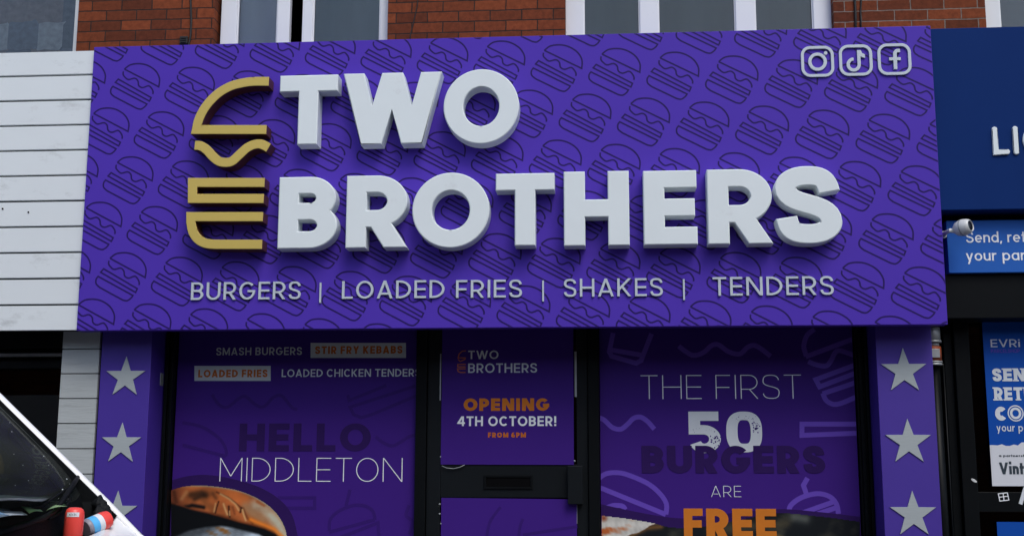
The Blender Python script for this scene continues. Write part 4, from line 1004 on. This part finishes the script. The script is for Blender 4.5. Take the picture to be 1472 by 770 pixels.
text('Vinted', (1436.5, 664, 1494, 681), QT, .22, 'letter', M['ink'], Po, .0008, .08, per_letter=True)
Pq = thing('parcel_poster', 'blue poster low on the right hand shop glass below the white window mark', 'poster', (4, QY, .9))
shape('sheet', [rect(at(1434, 770, QY).x, at(1434, 770, QY).x+.6, .75, at(1450, 749.5, QY).z)], QY, QY+.004, M['poster_blue'], Pq, back=True)
ps = []
for pts in ([(1435, 709), (1448, 707.5)], [(1436, 714), (1449, 712.5)], [(1437, 719.5), (1450, 718)], [(1435, 708.5), (1437.5, 720)], [(1442, 708), (1443.5, 719)], [(1448, 707), (1450.5, 718.5)]): ps += ribbon(pl(pts, RY-.008), .0028)
bm = bmesh.new(); solid(bm, ps, RY-.008, RY-.0055); tag(obj('window_sticker', bm, M['print_thin'], origin=at(1442, 713, RY-.007)), 'small white four square outline mark on the black shop rail', 'sticker')
bm = bmesh.new(); solid(bm, ribbon(pl([(1467, 724), (1474, 700), (1482, 724)], RY-.008), .012), RY-.008, RY-.0055); tag(obj('white_sticker', bm, M['print_white'], origin=at(1472, 713, RY-.007)), 'white slanted stroke sticker cut by the right picture edge', 'sticker')
bm = bmesh.new(); p = at(1400, 690, RY-.03)
solid(bm, [[(p.x+.019*cos(a)*1.0, p.z+.010*sin(a)-.009*cos(a)) for a in [k*pi/6 for k in range(12)]]], RY-.034, RY-.0305, .001)
tag(obj('paint_fleck', bm, M['cam_white'], origin=(p.x, RY-.013, p.z)), 'small pale oval scrap on the black frame left of the poster', 'scrap')

# security camera
p = at(1385, 327, -.02)
Sc = thing('security_camera', 'small white security camera with black lens beside the blue sign', 'camera', (p.x, p.y, p.z))
ax = Vector((.62, -.62, .10)).normalized()
bm = bmesh.new(); lathe(bm, [(0.0098, -0.0672), (0.0279, -0.0623), (0.0443, -0.0451), (0.0541, -0.0164), (0.0549, 0.0082), (0.0492, 0.0344), (0.0410, 0.0492), (0.0361, 0.0525), (0.0320, 0.0467)], p, ax, 28); hs = obj('housing', bm, M['cam_white'], Sc, True)
bm = bmesh.new(); lathe(bm, [(0.0328, 0.0426), (0.0303, 0.0492), (0.0098, 0.0541)], p, ax, 24); obj('lens', bm, M['lens'], Sc, True)
bm = bmesh.new(); lathe(bm, [(0.0545, -0.0098), (0.0559, -0.0082), (0.0561, -0.0033), (0.0551, -0.0016)], p, ax, 28); obj('seam', bm, M['steel'], Sc, True)
bm = bmesh.new(); tube(bm, [p-ax*.055+Vector((0, 0, -.01)), p+Vector((-.075, .03, -.012)), p+Vector((-.085, .10, -.012)), p+Vector((-.085, NY-p.y+.11, -.012))], [.016, .014, .013, .02], 12)
lathe(bm, [(0.0246, 0.0000), (0.0246, 0.0098)], (p.x-.085, BY-.0005, p.z-.012), (0, -1, 0), 20); obj('bracket', bm, M['cam_white'], Sc, True)
# silver fitting with an orange band between the pillar and the parcel shop
p = at(1343.5, 525, .34)
Sv = thing('pipe_fitting', 'silver cylindrical fitting with an orange band beside the right star pillar', 'fitting', (p.x, .34, p.z))
top = at(1341, 471, .34).z; H = top-p.z; r = .052
bm = bmesh.new(); lathe(bm, [(r, .66*H), (r, H)], (p.x-.005, .34, p.z), seg=24); obj('cap', bm, M['steel'], Sv); bm = bmesh.new(); lathe(bm, [(r*1.12, .60*H), (r*1.12, .66*H-.001)], (p.x-.005, .34, p.z), seg=24); lathe(bm, [(r*.8, .5*H), (r*.8, .599*H)], (p.x-.005, .34, p.z)); obj('collar', bm, M['steel'], Sv); bm = bmesh.new(); lathe(bm, [(r*1.1, 0), (r*1.1, .04*H), (r, .045*H), (r, .07*H), (r*1.08, .075*H), (r*1.08, .11*H)], (p.x-.005, .34, p.z)); obj('casing', bm, M['steel'], Sv)
bm = bmesh.new(); lathe(bm, [(r*1.02, .115*H), (r*1.02, .495*H)], (p.x-.005, .34, p.z)); obj('band', bm, M['orange_band'], Sv)
bm = bmesh.new(); box(bm, p.x-.03, p.x+.024, .34-r*1.02-.006, .34-r*1.02+.012, p.z+.19*H, p.z+.42*H, .002); obj('plate', bm, M['steel'], Sv)
bm = bmesh.new(); tube(bm, [(p.x, .36, 0), (p.x, .36, p.z-.001)], .04, 12); tube(bm, [(p.x+.062, .36, 0), (p.x+.062, .36, p.z+.05*H)], .006, 8); obj('pipe', bm, M['frame'], Sv)

# ================================================================== WHITE VAN AT THE KERB
YF, YN = -2.50, -4.36; YM = (YF+YN)/2; HW = (YF-YN)/2
Vn = thing('parked_van', 'white van parked at the kerb with bottles in its windscreen scuttle', 'van', (-3.4, YM, -.12))
SL = Vector((-.538, 0, .477)).normalized()                  # slope of the windscreen
A0 = Vector((-1.595, 0, 1.277))
prof = [(-6.1, .14), (-5.3, .12), (-.62, .12), (-.50, .25), (-.46, .62), (-.56, .80), (-.80, .90), (-1.10, .975), (-1.27, 1.03), (-1.405, 1.110), (-1.50, 1.193), (-1.597, 1.279), (-2.475, 2.058), (-2.62, 2.12), (-3.2, 2.16), (-6.0, 2.16), (-6.1, 2.05)]
bm = bmesh.new()
def plate(ya, yb):
    a = [bm.verts.new((x, ya, z)) for x, z in prof]; b = [bm.verts.new((x, yb, z)) for x, z in prof]
    bm.faces.new(a); bm.faces.new(b[::-1])
    for i in range(len(a)): bm.faces.new((a[i], b[i], b[(i+1) % len(a)], a[(i+1) % len(a)]))
plate(YF, YF-.05); plate(YN, YN+.05)
def slab(pts, th=.03, bow=0, y0=YF-.05, y1=YN+.05, n=10):
    """panel following profile points, across the van, bowed forward in the middle"""
    g = []
    for i in range(n+1):
        y = y0+(y1-y0)*i/n; k = 1-((y-YM)/HW)**2
        g.append([bm.verts.new((x+bow*k, y, z)) for x, z in pts])
    for i in range(n):
        for j in range(len(pts)-1): bm.faces.new((g[i][j], g[i][j+1], g[i+1][j+1], g[i+1][j])).smooth = True
slab([(-2.475, 2.058), (-2.62, 2.12), (-3.2, 2.16), (-6.0, 2.16), (-6.1, 2.05), (-6.1, .14), (-5.3, .12), (-.62, .12)])
slab([(-.62, .12), (-.50, .25), (-.46, .62), (-.56, .80)], bow=.12)
# A pillars: proud strips along the windscreen edges
for y0, y1 in ((YF, YF-.046), (YN, YN+.046)):
    path = [((-2.475, 2.058), 1), ((-2.0, 1.636), 1), ((-1.597, 1.279), 1), ((-1.545, 1.233), 1), ((-1.50, 1.193), .9), ((-1.405, 1.110), .6), ((-1.27, 1.03), .3), ((-1.10, .975), 0)]
    rows = []
    for k, ((x, z), h) in enumerate(path):
        a = path[max(0, k-1)][0]; b = path[min(len(path)-1, k+1)][0]; d = Vector((b[0]-a[0], 0, b[1]-a[1])).normalized(); n = Vector((-d.z, 0, d.x))*.014*h
        c = Vector((x, 0, z)); ym = (y0+y1)/2; dd = Vector((0, 0, -.004))
        rows.append([bm.verts.new(q) for q in (c+dd+Vector((0, y0+.001*(1 if y0 > YM else -1), 0)), c+n*.6+Vector((0, y0, 0)), c+n*1.25+Vector((0, ym, 0)), c+n+Vector((0, y1, 0)), c+dd*3+Vector((0, y1, 0)))])
    for p, q in zip(rows, rows[1:]):
        for i in range(4): bm.faces.new((p[i], p[i+1], q[i+1], q[i])).smooth = True
obj('body', bm, M['van_white'], Vn)
# bonnet: rear edge cut back in a curve along the scuttle
bm = bmesh.new(); g = []
half_edge = [(-2.504, -1.535, 1.222), (-2.53, -1.522, 1.206), (-2.56, -1.518, 1.183), (-2.60, -1.519, 1.166), (-2.66, -1.518, 1.152), (-2.75, -1.515, 1.137), (-2.86, -1.507, 1.126), (-2.98, -1.488, 1.121), (-3.12, -1.462, 1.122), (-3.28, -1.445, 1.124), (YM, -1.44, 1.125)]
rows = half_edge+[(2*YM-y, x, z) for y, x, z in half_edge[-2::-1]]
for y, xr, zr in rows:
    bow = 1-((y-YM)/HW)**2; q = min(1, bow/.5)
    row = [(xr+.012, zr-.06), (xr, zr-.014), (xr+.004, zr-.003), (xr+.014, zr), (xr+.05, zr-.036+.028*q), (-1.40+.02*q, 1.106-.010*q), (-1.27, 1.034+.02*bow), (-1.10, .979+.03*bow), (-.80, .904+.035*bow), (-.56+.12*bow, .803)]
    g.append([bm.verts.new((x, y, z)) for x, z in row])
for i in range(len(g)-1):
    for j in range(len(g[0])-1): bm.faces.new((g[i][j], g[i][j+1], g[i+1][j+1], g[i+1][j])).smooth = True
obj('bonnet', bm, M['van_white'], Vn)
# shut lines at the scuttle corner
bm = bmesh.new()
for pts in ([(141, 719), (150, 714)], [(157, 741), (163, 738), (167, 735)]): tube(bm, [at(a, b, YF-.03)+Vector((0, -.035, 0)) for a, b in pts], .0022, 6)
obj('shut_line', bm, M['gap'], Vn)
# windscreen, sunk behind the pillars
def sink(t): return .014+.081*math.exp(-max(t, 0)/.09)
def wsp(t, y, off=0):
    k = 1-((y-YM)/HW)**2; c = A0+SL*t+Vector((.02*k, y, 0))+Vector((SL.z, 0, -SL.x))*(off-sink(t)); return c
bm = bmesh.new(); g = []
for i in range(25):
    y = YF-.055+(YN-YF+.11)*i/24; g.append([bm.verts.new(wsp(1.17*(t/16)**2, y)) for t in range(17)])
for i in range(24):
    for j in range(16): bm.faces.new((g[i][j], g[i][j+1], g[i+1][j+1], g[i+1][j])).smooth = True
Ws = obj('windscreen', bm, M['glass_screen'], Vn)
# black ceramic edge: base band and side bands, just inside the glass
bm = bmesh.new()
def band(t0f, t1f, y0, y1, n=20, off=-.004):
    g = []
    for i in range(n+1):
        y = y0+(y1-y0)*i/n; g.append((bm.verts.new(wsp(t0f(y), y, off)), bm.verts.new(wsp(t1f(y), y, off))))
    for a, b in zip(g, g[1:]): bm.faces.new((a[0], a[1], b[1], b[0]))
def edge(y): e = min(YF-y, y-YN); return .03+.05*math.exp(-max(0, e-.05)/.10)
band(lambda y: 0, lambda y: edge(y), YF-.055, YN+.055, 40, .004)
for y in (YF-.056, YN+.056):                                # rubber lined return between pillar and sunk glass
    n_ = Vector((SL.z, 0, -SL.x)); u_ = [A0+SL*t+Vector((0, y, 0)) for t in [-.12+i*.05 for i in range(27)]]
    hi = [bm.verts.new(c+n_*.004) for c in u_]; lo = [bm.verts.new(c-n_*(sink(-.12+i*.05)+.004+(.02 if i < 3 else 0))) for i, c in enumerate(u_)]
    for i in range(26): bm.faces.new((hi[i], hi[i+1], lo[i+1], lo[i]))
band(lambda y: 0, lambda y: 1.18, YF-.055, YF-.085, 1); band(lambda y: 0, lambda y: 1.18, YN+.055, YN+.085, 1); band(lambda y: 1.12, lambda y: 1.18, YF-.055, YN+.055, 10)
obj('windscreen_seal', bm, M['rubber'], Vn)
# scuttle trough
bm = bmesh.new(); n = 16; g = []
for i in range(n+1):
    y = YF-.05+(YN-YF+.1)*i/n; bow = 1-((y-YM)/HW)**2; w0 = wsp(-.002, y, .006)
    g.append([bm.verts.new(c) for c in (w0, Vector((w0.x+.012, y, 1.10)), Vector((w0.x+.03, y, 1.062)), Vector((-1.42+.05*bow, y, 1.05)))])
for a, b in zip(g, g[1:]):
    for j in range(3): bm.faces.new((a[j], a[j+1], b[j+1], b[j])).smooth = True
for k in range(7):                                          # louvre ribs
    y = YF-.62-k*.16; box(bm, -1.62, -1.50, y-.065, y+.065, 1.085, 1.10+.008*(k % 2), .006)
# crumpled seal in the far corner
for px, py, Y, r in ((143, 724, -2.575, .030), (148, 731, -2.58, .028), (152, 741, -2.60, .026), (143, 738, -2.62, .03), (157, 747, -2.62, .016)):
    c = at(px, py, Y); b = bmesh.new(); bmesh.ops.create_icosphere(b, subdivisions=3, radius=r)
    for ff in b.faces: ff.smooth = True
    for vv in b.verts: vv.co = c+Vector((vv.co.x, vv.co.y, vv.co.z*1.3))*(1+.12*sin(vv.co.x*190+py)+.1*cos(vv.co.z*150))
    join(bm, b)
obj('scuttle', bm, M['trim'], Vn)
# wipers
def ws_hit(px, py, off):
    d = ray(px, py); n = Vector((SL.z, 0, -SL.x)); lo, hi = 3.0, 6.5
    for _ in range(40):
        mid = (lo+hi)/2; q = CPOS+d*mid; k = 1-((q.y-YM)/HW)**2
        if (q-(A0+Vector((.02*k, 0, 0)))).dot(n)-off+sink((q-A0-Vector((0, q.y, 0))).dot(SL)) > 0: lo = mid
        else: hi = mid
    return CPOS+d*lo
bm = bmesh.new()
tube(bm, [ws_hit(a, b, .03) for a, b in ((113.5, 683), (106, 695), (97, 708), (88, 722), (78, 735), (62, 744), (40, 752), (15, 760), (-20, 772))], [.008, .012, .012, .011, .011, .013, .014, .015, .015], 8)
tube(bm, [ws_hit(a, b, .025) for a, b in ((97, 708), (101, 716), (95, 728), (84, 738), (70, 745))], .006, 8)
tube(bm, [ws_hit(a, b, .02) for a, b in ((113.5, 684), (99, 700), (60, 727), (20, 735), (-30, 745))], .004, 6)
obj('wiper', bm, M['rubber'], Vn)
# cabin: dashboard, seats, bulkhead
bm = bmesh.new(); box(bm, -2.4, -1.70, YN+.06, YF-.06, 1.0, 1.222, .03); box(bm, -2.4, -1.80, YN+.3, YF-.07, 1.15, 1.272, .03); obj('dashboard', bm, M['cabin'], Vn)
bm = bmesh.new()
for y in (-2.95, -3.85): box(bm, -3.05, -2.85, y-.26, y+.26, .9, 1.75, .06); box(bm, -2.98, -2.88, y-.13, y+.13, 1.76, 1.95, .04)
box(bm, -3.3, -3.25, YN+.06, YF-.06, .2, 2.13); box(bm, -3.25, -2.52, YN+.06, YF-.06, 2.08, 2.1); box(bm, -3.24, -.7, YN+.06, YF-.06, .2, .25)
box(bm, -3.24, -1.62, YF-.058, YF-.0505, .3, 1.26); box(bm, -3.24, -2.5, YF-.058, YF-.0505, 1.27, 2.07)
for y in (YF-.052, YN+.052):
    v = [bm.verts.new(c) for c in ((-2.499, y, 1.262), (-1.66, y, 1.262), (-1.66, y, 1.305), (-2.44, y, 2.0), (-2.499, y, 2.03))]; bm.faces.new(v)
obj('cabin', bm, M['cabin'], Vn)
for y, s in ((YF+.003, 1), (YN-.003, -1)):
    bm = bmesh.new(); b2 = [(-2.0, 1.28), (-2.72, 1.93), (-3.15, 1.93), (-3.15, 1.28)]; v = [bm.verts.new((x, y, z)) for x, z in b2]; u2 = [bm.verts.new((x, y-s*.006, z)) for x, z in b2]
    bm.faces.new(v); bm.faces.new(u2[::-1])
    for i in range(4): bm.faces.new((v[i], v[(i+1) % 4], u2[(i+1) % 4], u2[i]))
    obj('side_window', bm, M['lens'], Vn)
for x in (-1.25, -5.0):
    for y, s in ((YF-.02, 1), (YN+.02, -1)):
        bm = bmesh.new(); lathe(bm, [(.2, -.1), (.31, -.1), (.33, -.07), (.33, .0), (.31, .022), (.22, .022)], (x, y, .21), (0, s, 0), 32); wh = obj('wheel', bm, M['tyre'], Vn)
        bm = bmesh.new(); lathe(bm, [(.21, .010), (.20, .024), (.06, .020), (.05, .028)], (x, y, .21), (0, s, 0), 28); obj('rim', bm, M['steel'], wh)
for s in (1, -1):
    bm = bmesh.new(); y = YM+s*(HW-.22); box(bm, -.60, -.445, y-.15, y+.15, .60, .76, .03); obj('headlight', bm, M['headlamp'], Vn)
    bm = bmesh.new(); y = YM+s*(HW+.12); box(bm, -2.25, -2.12, y-.10, y+.10, 1.32, 1.58, .04); obj('wing_mirror', bm, M['trim'], Vn)
bm = bmesh.new(); box(bm, -.62, -.36, YN+.02, YF-.02, .16, .42, .05); obj('bumper', bm, M['trim'], Vn)

# things lying in the scuttle and on the dashboard
Y = -2.86; c = at(107.5, 750, Y); b0 = Vector((c.x-.008, Y, 1.065)); tp = at(108.5, 728.3, Y); axc = (Vector((tp.x, Y-.0, tp.z))-b0); hl = axc.length; r = .040
Cn = thing('red_bottle', 'upright red bottle with a rounded top and white label in the van scuttle', 'bottle', b0)
bm = bmesh.new(); lathe(bm, [(r*.9, 0), (r, .008), (r, hl-.035), (r*.97, hl-.022), (r*.86, hl-.010), (r*.6, hl-.002), (.002, hl)], b0, axc, 32); obj('body', bm, M['red'], Cn, True)
q = at(112, 739, Y-.04); bm = bmesh.new(); n = 8; rowa, rowb = [], []
cen = b0+axc.normalized()*(q.z-b0.z)
for i in range(n+1):
    a = radians(-128+76*i/n+12); dx, dy = cos(a)*(r+.0012), sin(a)*(r+.0012); rowa.append(bm.verts.new(cen+Vector((dx, dy, -.0095)))); rowb.append(bm.verts.new(cen+Vector((dx, dy, .0095))))
for i in range(n): bm.faces.new((rowa[i], rowa[i+1], rowb[i+1], rowb[i]))
lp_ = obj('label_patch', bm, M['can_white'], Cn)
bm = bmesh.new()
for k in range(5):
    a = radians(-108+k*9+12); x0_, y0_ = cos(a)*(r+.0018), sin(a)*(r+.0018); h_ = .003+.002*(k % 2)
    v = [bm.verts.new(cen+Vector((x0_-.0016, y0_, -h_))), bm.verts.new(cen+Vector((x0_+.0016, y0_, -h_))), bm.verts.new(cen+Vector((x0_+.0012, y0_, h_))), bm.verts.new(cen+Vector((x0_-.0012, y0_, h_)))]; bm.faces.new(v)
obj('label_print', bm, M['ink'], lp_)
Y = -2.74; c0 = at(128, 757, Y); c1 = at(147, 744, Y); axc = Vector((c1.x-c0.x, .10, c1.z-c0.z)).normalized()
b0 = c0-axc*.02
Ct = thing('tilted_can', 'tilted can with light blue end and white band leaning beside the red bottle', 'can', b0)
r = .040
bm = bmesh.new(); lathe(bm, [(r*.85, .0), (r*.95, .006), (r, .012), (r, .018)], b0, axc, 28); obj('base', bm, M['can_grey'], Ct, True)
bm = bmesh.new(); lathe(bm, [(r*1.004, .0185), (r*1.004, .052)], b0, axc, 28); obj('blue_band', bm, M['can_blue'], Ct, True)
bm = bmesh.new(); lathe(bm, [(r*1.004, .0525), (r*1.004, .078)], b0, axc, 28); obj('white_band', bm, M['can_white'], Ct, True)
bm = bmesh.new(); lathe(bm, [(r*1.004, .0785), (r, .105), (r*.9, .122), (r*.5, .130)], b0, axc, 28); obj('red_body', bm, M['red'], Ct, True)
def sheet(corners, matl, name, label, z=1.24):
    pts = [atz(a, b, z) for a, b in corners]; o = sum(pts, Vector())/4
    bm = bmesh.new(); n = 6; g = []
    for i in range(n+1):
        row = []
        for j in range(n+1):
            s_, t_ = i/n, j/n; p = (pts[0]*(1-s_)+pts[1]*s_)*(1-t_)+(pts[3]*(1-s_)+pts[2]*s_)*t_
            row.append(bm.verts.new(p+Vector((0, 0, .004*sin(s_*4+t_*2)+.004))))
        g.append(row)
    for i in range(n):
        for j in range(n): bm.faces.new((g[i][j], g[i+1][j], g[i+1][j+1], g[i][j+1])).smooth = True
    rr_ = bmesh.ops.solidify(bm, geom=bm.faces[:], thickness=.001)
    tag(obj(name, bm, matl, origin=o), label, 'paper')
sheet([(42, 739), (62, 735), (52, 726), (26, 727)], M['paper_green'], 'paper_sheet', 'pale green paper on the van dashboard behind the windscreen')
sheet([(66, 735), (96, 727.5), (112, 720), (84, 724)], M['paper_green'], 'paper_sheet', 'narrow green paper strip next to the wiper on the dashboard', 1.246)
sheet([(-8, 747), (40, 740), (22, 728), (-8, 730)], M['paper_white'], 'paper_sheet', 'crumpled white papers at the left of the van dashboard', 1.2365)
sheet([(-8, 744), (14, 741), (4, 733), (-8, 733)], M['paper_blue'], 'paper_sheet', 'pale blue leaflet lying on white papers on the dashboard', 1.243)

sheet([(-10, 722), (60, 721), (74, 714), (-10, 706)], M['crumpled'], 'reflection_sheet', 'crumpled pale sheet standing in for a windscreen reflection above the van dashboard', 1.282)  # pale sheet added in place of the windscreen's reflection streak
bm = bmesh.new(); r_ = random.Random(5)
for px, py, q in [(21, 600, 1), (14, 607, .7), (17, 620, .9), (63, 655, .9), (20, 652, .6), (96, 688, 1.4), (90, 703, 1.6), (91, 706, 1), (84, 716, .8), (41, 690, .6), (22, 697, .6), (8, 585, .6), (70, 668, .5), (50, 640, .5), (33, 668, .6), (100, 695, .6)]:
    c = ws_hit(px, py, .0035); b = bmesh.new(); bmesh.ops.create_icosphere(b, subdivisions=1, radius=.0022*q)
    for vv in b.verts: vv.co = c+vv.co
    join(bm, b)
tag(obj('dirt_specks', bm, M['paper_white'], Ws), kind='stuff')
bm = bmesh.new(); tube(bm, [at(a, b, GY-.035) for a, b in ((635, 669), (642, 672), (652, 673), (661, 671), (668, 667.5))], .003, 6); obj('curled_tape', bm, M['steel'], Dp)
